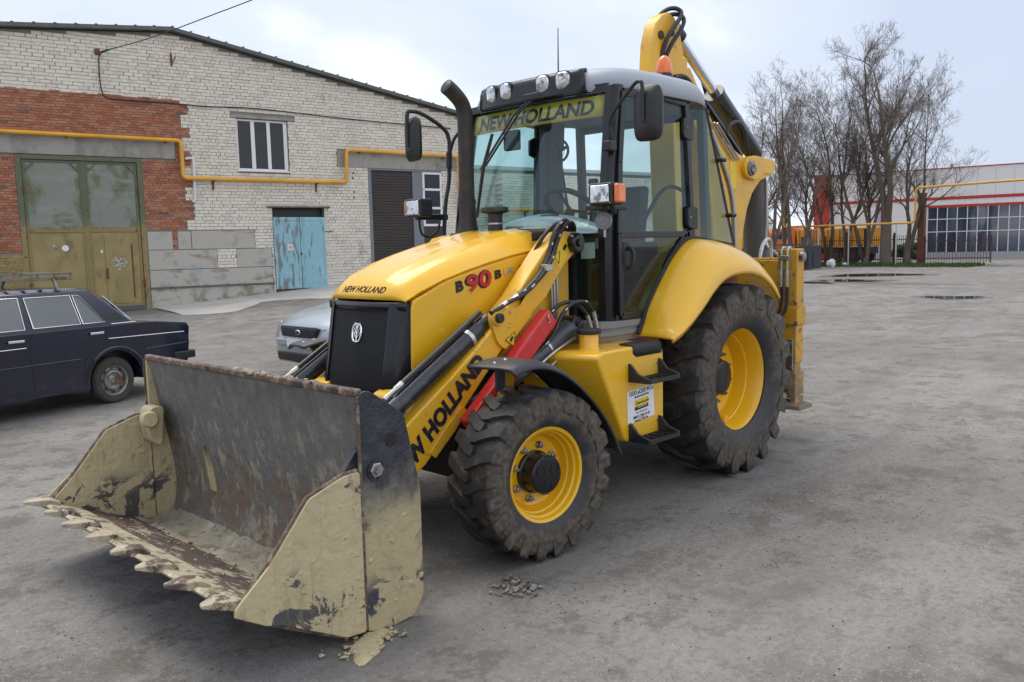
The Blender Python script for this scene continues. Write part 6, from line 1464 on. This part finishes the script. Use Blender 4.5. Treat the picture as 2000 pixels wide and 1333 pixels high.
# silver hatchback nose behind the loader
M['silver'] = pmat('silver_blue_paint', (.33,.385,.42), .28, .35, coat=.6, layers=[dict(col=(.28,.27,.25), scale=4, lo=.5, hi=.8, amt=.35, rough=.5)])
HB = empty('silver_hatchback', (-.50,-5.66,0), D2R(0)); tag(HB, 'silver blue car with a dark oval-badged grille, half hidden behind the loader bonnet', 'car')
def car_sec(x, w, zs, zb=.22):
    # zs: belt-side z, top z at centre
    b_, t_ = zs
    return [(x,-w*.90,zb),(x,-w,zb+.14),(x,-w,b_-.10),(x,-w*.93,b_),(x,-w*.66,t_-.015),(x,-w*.3,t_),(x,0,t_+.006),(x,w*.3,t_),(x,w*.66,t_-.015),(x,w*.93,b_),(x,w,b_-.10),(x,w,zb+.14),(x,w*.90,zb)]
secs = [(-.0,.50,(.56,.60),.30),(-.03,.62,(.62,.68),.24),(-.10,.76,(.68,.75),.20),(-.25,.86,(.76,.83),.19),(-.55,.91,(.85,.91),.19),(-1.0,.92,(.92,1.0),.19),(-1.25,.92,(.96,1.06),.2),(-3.9,.92,(.98,1.06),.2),(-4.3,.86,(.95,1.0),.25)]
hb = MB(); hb.rings([car_sec(*q) for q in secs]); hb.build('body', M['silver'], HB, smooth=.9)
ghb = MB(); ghb.rings([[(-1.15,-.80,1.02),(-3.9,-.82,1.0),(-3.9,.82,1.0),(-1.15,.80,1.02)],[(-1.95,-.62,1.47),(-3.3,-.62,1.47),(-3.3,.62,1.47),(-1.95,.62,1.47)],[(-2.2,-.45,1.50),(-3.1,-.45,1.50),(-3.1,.45,1.50),(-2.2,.45,1.50)]]); ghb.build('greenhouse', M['car_glass'], HB, bevel=.05)
ugr = MB().prism_x([(-.40,.565),(.40,.565),(.44,.70),(-.44,.70)], -.06,.022); ugr.build('upper_grille', M['decal_black'], HB, bevel=.02)
for z in (.595,.625,.655): MB().bar((.025,-.39,z),(.025,.39,z),.012,.008).build('grille_bar', M['black_plastic'], HB)
MB().bar((.0,-.42,.712),(.0,.42,.712),.03,.022).build('bonnet_edge', M['silver'], HB, bevel=.008)
MB().sphere((.03,0,.635), .07, 20, 10, (.25,1,.5)).build('oval_badge', M['chrome_trim'], HB)
MB().sphere((.036,0,.635), .06, 20, 10, (.25,1,.48)).build('badge_field', pmat('badge_blue', (.01,.02,.09), .3), HB)
lgr = MB().prism_x([(-.52,.24),(.52,.24),(.56,.36),(-.56,.36)], -.08,.018); lgr.build('lower_grille', M['decal_black'], HB, bevel=.02)
for z in (.27,.30,.33): MB().bar((.02,-.52,z),(.02,.52,z),.012,.008).build('grille_bar', M['black_plastic'], HB)
MB().rings([[(-.02,-.56,.44),(-.02,.56,.44),(-.02,.60,.54),(-.02,-.60,.54)],[(.03,-.50,.44),(.03,.50,.44),(.03,.54,.54),(.03,-.54,.54)]]).build('bumper', M['silver'], HB, bevel=.03, seg=3)
MB().box(.03,.036,-.26,.26,.44,.55).build('number_plate', M['white'], HB)
for s in (1,-1):
    hl = MB(); hl.rings([[(-.10,s*.50,.60),(-.10,s*.47,.68),(-.28,s*.74,.75),(-.30,s*.76,.68),(-.20,s*.68,.61)],[(-.03,s*.50,.60),(-.04,s*.47,.68),(-.19,s*.76,.745),(-.22,s*.80,.68),(-.11,s*.70,.61)]]); hl.build('head_light', M['lens'], HB, smooth=.5)
    MB().lathe([(.001,0),(.06,0),(.055,.02),(.001,.03)], (-.05,s*.56,.40), (1,0,0), 14).build('fog_light', M['lens'], HB)
    for x in (-.92,-3.55):
        W = empty('wheel', (x,s*.78,.31), 0, HB)
        MB().lathe([(.20,.09),(.24,.105),(.29,.10),(.312,.07),(.315,0),(.312,-.07),(.29,-.10),(.24,-.105),(.20,-.09)], axis=(0,1,0), n=36, closed=True).build('tyre', M['car_tyre'], W, smooth=.6)
        b_ = MB().lathe([(.001,.06),(.06,.062),(.17,.07),(.195,.09),(.205,.085),(.19,0),(.001,0)], axis=(0,1,0), n=28); (b_ if s > 0 else b_.mirror_y()).build('rim', M['car_rim'], W, smooth=.5)
# ================================================================== FENCE, PIPE FRAME, TREES, TRUCKS BEYOND
M['fence'] = pmat('rusty_fence_paint', (.085,.035,.026), .75, vary=2)
FX = -49.3
FE = empty('iron_fence', (FX,-21.5,0), 0); tag(FE, 'rusty iron bar fence below the bare trees', 'fence')
def fence_run(root, L_, n, z0, z1, post_at):
    bar0 = MB().box(-.012,.012,-.012,.012,z0,z1)
    b0 = bar0.build('bar', M['fence'], root); me = b0.data
    for k in range(n):
        o = b0 if k == 0 else bpy.data.objects.new('bar', me)
        if k: COL.objects.link(o); o.parent = root
        o.location = (0, L_*(k+.5)/n, 0)
    for z in (z0+.22,z1-.30): MB().box(-.02,.02,0,L_,z,z+.05).build('rail', M['fence'], root)
    for y in post_at: MB().box(-.05,.05,y-.05,y+.05,0,z1+.05).build('post', M['fence'], root)
fence_run(FE, 7.85, 62, .10, 1.85, (.1,1.7,3.3,4.55,6.2))
GA = empty('open_iron_gate', (-49.1,-13.55,0), D2R(8)); tag(GA, 'open iron bar gate leaf beside the tall rusty post', 'gate')
fence_run(GA, 3.55, 24, .16, 1.72, ())
for y in (0.02,3.55): MB().box(-.03,.03,y-.03,y+.03,.12,1.76).build('stile', M['fence'], GA)
GPst = MB().box(-.19,.19,-.19,.19,0,4.35).build('gate_post', M['rust'], loc=(-49.15,-13.75,0), bevel=.02); tag(GPst, 'tall thick rusty red gate post at the end of the fence', 'post')
for y, h, lb in ((-17.05,2.3,'brown fence post in front of the twin trunks'),(-15.25,2.0,'brown fence post to the left of the thick trunk'),(-18.2,2.1,'slim brown post left of the twin trunks')):
    o = MB().box(-.07,.07,-.07,.07,0,h).build('fence_post', M['fence'], loc=(FX+.35,y,0), bevel=.01); tag(o, lb, 'post')
# gas pipe frame over the gateway
GF = empty('gas_pipeline', (-46.2,0,0)); tag(GF, 'yellow gas pipe portal raised on posts in front of the showroom', 'pipe')
MB().tube(pipe_path([(0,-21.2,6.2),(0,-21.2,2.53),(0,-13.18,2.53),(0,-13.18,4.52),(1.0,-2.0,4.62)], .25), .065, 8).build('pipe', M['gas_yellow'], GF, smooth=1)
for y, z in ((-20.9,2.5),(-18.9,2.5),(-17.0,2.5),(-14.2,2.5)):
    MB().cyl((0,y,0),(0,y,z),.04,8).build('pipe_post', M['steel'], GF)
# mesh cage of metal baskets
CG = empty('wire_cage', (-40.6,-18.4,0), D2R(20)); tag(CG, 'grey wire mesh cage standing behind the stabilizer leg', 'cage')
for x in (-1,1):
    for y in (-1.5,1.5): MB().box(x-.03,x+.03,y-.03,y+.03,0,1.45 if y < 0 else 2.3).build('cage_post', M['cyl_grey'], CG)
for z in (.05,1.42):
    for x in (-1,1): MB().box(x-.025,x+.025,-1.5,1.5,z,z+.05).build('cage_rail', M['cyl_grey'], CG)
cm = MB()
for k in range(24): cm.box(.99,1.01,-1.5+k*.125,-1.5+k*.125+.03,.05,1.42)
for k in range(11): cm.box(.985,1.005,-1.5,1.5,.10+k*.125,.13+k*.125)
cm.build('cage_mesh', M['cyl_grey'], CG, kind='stuff')
for k in range(4): MB().box(-.8,.8,-1.35+k*.7,-.75+k*.7,.05,1.1).build('scrap_bundle', M['interior'], CG, bevel=.04)
SHD = MB().box(-.5,.5,-.45,.45,0,1.35).build('steel_cabinet', M['cyl_grey'], loc=(-43.2,-18.05,0), bevel=.03); tag(SHD, 'small dark grey steel cabinet between cage and fence', 'cabinet')
for x, y, s_, lb in ((-45.0,-17.55,.185,'white plastic canister standing by the dark cabinet'),(-46.4,-17.3,.11,'white bag lying in the grass under the fence')):
    mb_ = MB(); clod(mb_, (0,0,s_*1.4), s_*1.5, random.Random(3), 1.1 if s_ > .18 else .7); tag(mb_.build('white_bag' if s_ < .18 else 'canister', M['pvc'], loc=(x,y,0), bevel=.02), lb, 'bag' if s_ < .18 else 'canister')
# trucks behind the fence
M['truck_orange'] = pmat('truck_orange', (.62,.16,.02), .45, vary=2); M['truck_yellow'] = pmat('truck_yellow', (.66,.29,.015), .5, layers=[dict(col=(.3,.2,.08), scale=2, lo=.55, hi=.7, amt=.5)])
def truck(name, loc, rz, body_mat, cab_mat, label):
    T = empty(name, loc, rz); tag(T, label, 'truck')
    MB().prism(round_poly([(2.0,.9),(2.0,2.6),(3.2,2.6),(3.9,1.9),(4.0,.9)],.15,3), -1.15,1.15).build('cab', cab_mat, T, bevel=.05)
    MB().prism([(2.4,1.75),(2.4,2.4),(3.1,2.4),(3.55,1.8)], 1.152,1.16).build('cab_window', M['dark_glass'], T); MB().prism([(2.4,1.75),(2.4,2.4),(3.1,2.4),(3.55,1.8)], -1.16,-1.152).build('cab_window', M['dark_glass'], T)
    MB().prism([(-3.6,1.15),(1.7,1.15),(1.8,2.45),(-3.8,2.45)], -1.25,1.25).build('dump_body', body_mat, T, bevel=.04)
    for k in range(12):
        x = -3.5+k*.46
        for s in (1,-1): MB().box(x,x+.10,*sorted((s*1.25,s*1.33)),1.2,2.42).build('body_rib', body_mat, T)
    MB().box(-3.6,3.9,-.5,.5,.65,1.1).build('frame', M['interior'], T)
    for x in (-2.6,-1.3,2.9):
        for s in (1,-1): MB().lathe([(.001,.16),(.28,.16),(.30,.10),(.34,.14),(.46,.15),(.52,.10),(.52,-.10),(.46,-.15),(.001,-.15)], (x,s*.95,.52), (0,s,0), 24).build('wheel', M['rubber'], T)
    return T
truck('yellow_dump_truck', (-55.5,-22.3,0), D2R(262), M['truck_yellow'], M['truck_orange'], 'yellow dump truck with ribbed body parked behind the fence')
truck('orange_truck', (-57.0,-30.0,0), D2R(80), M['truck_yellow'], M['truck_orange'], 'orange cab truck far behind the wire cage')
GT = MB(); rg_ = random.Random(9)
for k in range(14): clod(GT, (rg_.uniform(-.9,.9), rg_.uniform(-.8,.8), rg_.uniform(.5,1.1)), .45, rg_)
tag(GT.build('green_bush', pmat('dark_green_leaves', (.035,.075,.022), .8, bump=[(12,1.0,.1)]), loc=(-52.6,-15.9,0)), 'dark green bush behind the fence beside the thick trunk', 'bush')
# grass strip
M['grass'] = pmat('spring_grass', (.055,.105,.022), .8, island=.4)
gr = MB(); rg_ = random.Random(21)
for k in range(9000):
    y = rg_.uniform(-20.5,-9.8); x = -47.6 + rg_.gauss(0,.9) + (.9 if y > -14 else 0)
    if rg_.random() > .35+.65*math.sin(y*1.7+.6)**2: continue
    h = rg_.uniform(.08,.26); a = rg_.uniform(0,6.28); dx, dy = math.cos(a)*.03, math.sin(a)*.03; lx, ly = rg_.uniform(-.06,.06), rg_.uniform(-.06,.06)
    gr.add([(x-dx,y-dy,0),(x+dx,y+dy,0),(x+lx,y+ly,h)],[(0,1,2)])
for k in range(700):
    x, y = -24.6+rg_.gauss(0,.5), -10.6+rg_.gauss(0,.35); h = rg_.uniform(.03,.09); a = rg_.uniform(0,6.28); dx, dy = math.cos(a)*.015, math.sin(a)*.015
    gr.add([(x-dx,y-dy,0),(x+dx,y+dy,0),(x+rg_.uniform(-.03,.03),y,h)],[(0,1,2)])
gr_o = gr.build('grass', M['grass'], kind='stuff', smooth=-1)
vg = blob((-48.0,-15.6), D2R(94), 6.2, 1.6, 12, 48); mb_ = MB(); mb_.add([(x,y,.01) for x,y in vg],[tuple(range(48))]); structure(mb_.build('verge', pmat('verge_soil', (.13,.125,.07), .95, layers=[dict(col=(.06,.10,.025), scale=1.2, lo=.45, hi=.6)]), smooth=-1))

# bare trees
M['bark'] = pmat('bark', (.150,.118,.090), .9, vary=1.5, layers=[dict(col=(.17,.15,.12), scale=3, lo=.5, hi=.7, amt=.6, stretch=(1,1,.3)), dict(col=(.09,.10,.05), scale=.8, lo=.55, hi=.7, amt=.5)], bump=[(9,.7,.04,(1,1,.3))])
M['twig'] = pmat('twig_bark', (.150,.115,.090), .9)
def bare_tree(loc, H, r0, seed, label, stems=((0,0),), lean=(0,0), spread=.5, n_lvl=4, fork_z=.0, dens=1.0):
    T = empty('bare_tree', loc); tag(T, label, 'tree', 'bare trees along the fence')
    rnd = random.Random(seed); trunk = MB(); crown = MB()
    def seg_path(p, d, L_, n, wob, upk):
        pts = [p]; dirs = []
        for i in range(n):
            d = (d + Vector((rnd.gauss(0,wob),rnd.gauss(0,wob),rnd.gauss(0,wob*.6)+upk))).normalized()
            p = p + d*(L_/n); pts.append(p); dirs.append(d)
        return pts, dirs
    def grow(p, d, L_, r, lvl, mb):
        n = 9 if lvl == 0 else 6 if lvl == 1 else 4 if lvl == 2 else 3
        pts, dirs = seg_path(p, d, L_, n, (.11,.19,.20,.18,.16)[lvl], (.03,.075,.07,.04,.03)[lvl])
        rr = [max(.0045, r*(1-.82*(i/n)**.9)) for i in range(n+1)]
        mb.tube(pts, rr, (8,5,4,3,3)[lvl], caps=(lvl == 0))
        if lvl >= n_lvl: return
        cnt = int((14,8,5,4,0)[lvl]*dens*rnd.uniform(.85,1.15))
        for k in range(cnt):
            t = rnd.uniform((.28,.18,.15,.15)[lvl], 1.0); i = min(n-1, int(t*n)); q = pts[i] + (pts[i+1]-pts[i])*(t*n-i)
            dd = dirs[i]; a = rnd.uniform(0,2*math.pi); s = dd.cross(Vector((math.cos(a),math.sin(a),.3))).normalized()
            ang = rnd.uniform(.35,.80)*(spread/.5 if lvl < 2 else 1.0); nd = (dd*math.cos(ang) + s*math.sin(ang)).normalized()
            rad = max(.005, r*(1-.80*t**.9)*rnd.uniform(.38,.62))
            grow(q, nd, L_*rnd.uniform((.30,.36,.42,.5)[lvl],(.55,.60,.70,.8)[lvl])*(1.15-.50*t), rad, lvl+1, crown)
        # leader continues as a finer branch
        grow(pts[-1], dirs[-1], L_*.30, rr[-1]*.95, min(lvl+1,n_lvl), crown) if lvl < 2 else None
    for sx, sy, *hh in stems:
        d = Vector((lean[0]+sx*.35, lean[1]+sy*.35, 1)).normalized()
        grow(Vector((sx*r0*.6, sy*r0*.6, fork_z-.05)), d, H*(hh[0] if hh else 1.0)*.80, r0*(.8 if len(stems) > 1 else 1.0), 0, trunk)
    if fork_z: trunk.tube([(0,0,-.1),(0,0,.15),(0,0,fork_z+.35)], [r0*1.5,r0*1.25,r0*1.05], 9)
    else: trunk.tube([(0,0,-.1),(0,0,.12),(lean[0]*.4,lean[1]*.4,.5)], [r0*1.45,r0*1.15,r0*.9], 9)
    trunk.build('trunk', M['bark'], T, smooth=1.2); crown.build('crown', M['twig'], T, smooth=-1)
TR = [((-49.2,-18.45),13.8,.17,12,'slender upright bare tree between the slim brown post and the red showroom corner',((0,0,1.0),(0,.3,.9)),(0,-.03),.40,0,.9),
      ((-47.9,-16.55),13.0,.16,13,'slender upright bare tree just left of the thickest trunk',((0,-.1,1.0),(0,.25,.9)),(0,-.03),.38,0,.9),
      ((-48.2,-15.5),12.8,.29,1,'thickest bare tree, standing left of the tall rusty post',((0,-.40,.98),(.1,.25,1.0)),(0,-.04),.40,2.6,1.0),
      ((-49.3,-17.15),13.2,.20,2,'bare tree with twin trunks right of the slim brown post',((0,-.20,1.0),(0,.35,.85)),(0,-.08),.5,0,1.0),
      ((-49.1,-14.55),10.6,.19,3,'bare tree spreading right over the rusty gate post',((0,.35,1.0),(0,-.05,.95)),(0,.03),.48,.8,.95),
      ((-49.5,-19.6),13.6,.19,4,'slim bare tree in front of the red showroom corner',((0,0,1.0),(0,-.35,.8)),(0,0),.5,0,.95),
      ((-48.0,-19.9),11.0,.17,5,'leaning bare tree with a bowed trunk left of the red showroom corner',((0,0,1.0),),(0,-.22),.55,0,1.0),
      ((-45.6,-20.0),13.2,.21,6,'bare tree behind the wire cage, right of its neighbours',((0,-.2,1.0),(0,.3,.85)),(0,-.03),.5,0,.8),
      ((-46.5,-21.3),13.4,.19,7,'middle one of the bare trees behind the wire cage',((0,0,1.0),(0,-.4,.8)),(0,-.05),.5,0,.75),
      ((-43.0,-20.6),11.6,.19,8,'bare tree close behind the boom cylinder',((0,-.1,1.0),(0,.3,.8)),(0,-.06),.5,0,.8),
      ((-44.5,-22.6),12.4,.17,9,'leftmost bare tree rising behind the boom',((0,0,1.0),(0,-.4,.85)),(0,-.04),.5,0,.9)]
for (loc, H, r0, seed, label, stems, lean, spread, fz, dens) in TR:
    bare_tree((loc[0],loc[1],0), H*.92, r0, seed, label, stems, lean, spread, 4, fz, dens)

# ------------------------------------------------------------------ loose dirt and stones on the yard
rs = random.Random(33)
cr_ = MB()
for k in range(150):
    a = rs.gauss(0,1); b_ = rs.gauss(0,1); clod(cr_, (2.62+.055*a-.03*b_, 1.19+.045*b_+.03*a, .010), rs.choice((.004,.005,.006,.008,.011,.016)), rs, .55)
cr_.build('rubble', pmat('rubble', (.17,.155,.135), .9, island=.7), kind='stuff', smooth=-1)
cp = MB(); pts = blob((3.47,1.13), .6, .15, .075, 8, 30)
rows = [[(3.47+(x-3.47)*k,1.13+(y-1.13)*k,z) for x,y in pts] for k,z in ((1,.002),(.9,.010),(.6,.016),(.15,.018))]
cp.rings(rows); 
for k in range(130): clod(cp, (3.47+rs.gauss(0,.09),1.13+rs.gauss(0,.05),.012), rs.choice((.004,.005,.007,.010,.014)), rs, .5)
tag(cp.build('clay_lump', M['bucket_front'], smooth=1.0), 'lump of pale clay on the ground under the bucket corner', 'clay')
pb = MB(); db = MB()
for (xa,ya,xb,yb,wd,nn_) in ((2.3,1.25,-.6,2.0,.16,420),(1.9,1.75,.2,2.25,.12,200),(2.9,1.3,2.2,1.75,.14,160),(.6,1.5,-2.6,1.7,.22,300),(3.9,2.0,2.6,2.6,.20,140),(4.4,-.3,3.9,.9,.15,120),(-1.0,2.3,-3.5,2.7,.3,160),(1.0,3.0,-1.5,3.4,.3,120)):
    for k in range(nn_):
        t = rs.random(); x = xa+(xb-xa)*t+rs.gauss(0,wd); y = ya+(yb-ya)*t+rs.gauss(0,wd*.6)+.12*math.sin(t*9)
        r_ = rs.choice((.0015,.002,.002,.003,.003,.004,.0055)); c = Vector((x,y,r_*.3))
        q = [c+Vector((r_*rs.uniform(.7,1.6)*math.cos(u_),r_*rs.uniform(.7,1.6)*math.sin(u_),-r_*.3)) for u_ in (0,1.57,3.14,4.71)]
        db.add(q+[c+Vector((rs.uniform(-.3,.3)*r_,0,r_*.7))],[(0,1,4),(1,2,4),(2,3,4),(3,0,4)])
db.build('dirt_crumbs', pmat('dark_dirt', (.085,.072,.058), .95, island=.5), kind='stuff', smooth=-1)
for k in range(2200):
    x, y = rs.uniform(-8,5.0), rs.uniform(-7,3.6)
    if rs.random() < .5: x, y = 2.2+rs.gauss(0,1.2), 1.5+rs.gauss(0,.7)
    clod_r = rs.choice((.002,.002,.003,.003,.004,.006)) 
    c = Vector((x,y,clod_r*.3+ground_z(x,y))); q = [c+Vector((clod_r*rs.uniform(.7,1.4)*math.cos(t),clod_r*rs.uniform(.7,1.4)*math.sin(t),-clod_r*.3)) for t in (0,1.57,3.14,4.71)]
    pb.add(q+[c+Vector((0,0,clod_r*.8))],[(0,1,4),(1,2,4),(2,3,4),(3,0,4)])
pb.build('gravel', pmat('loose_grit', (.16,.15,.135), .9, island=.6), kind='stuff', smooth=-1)
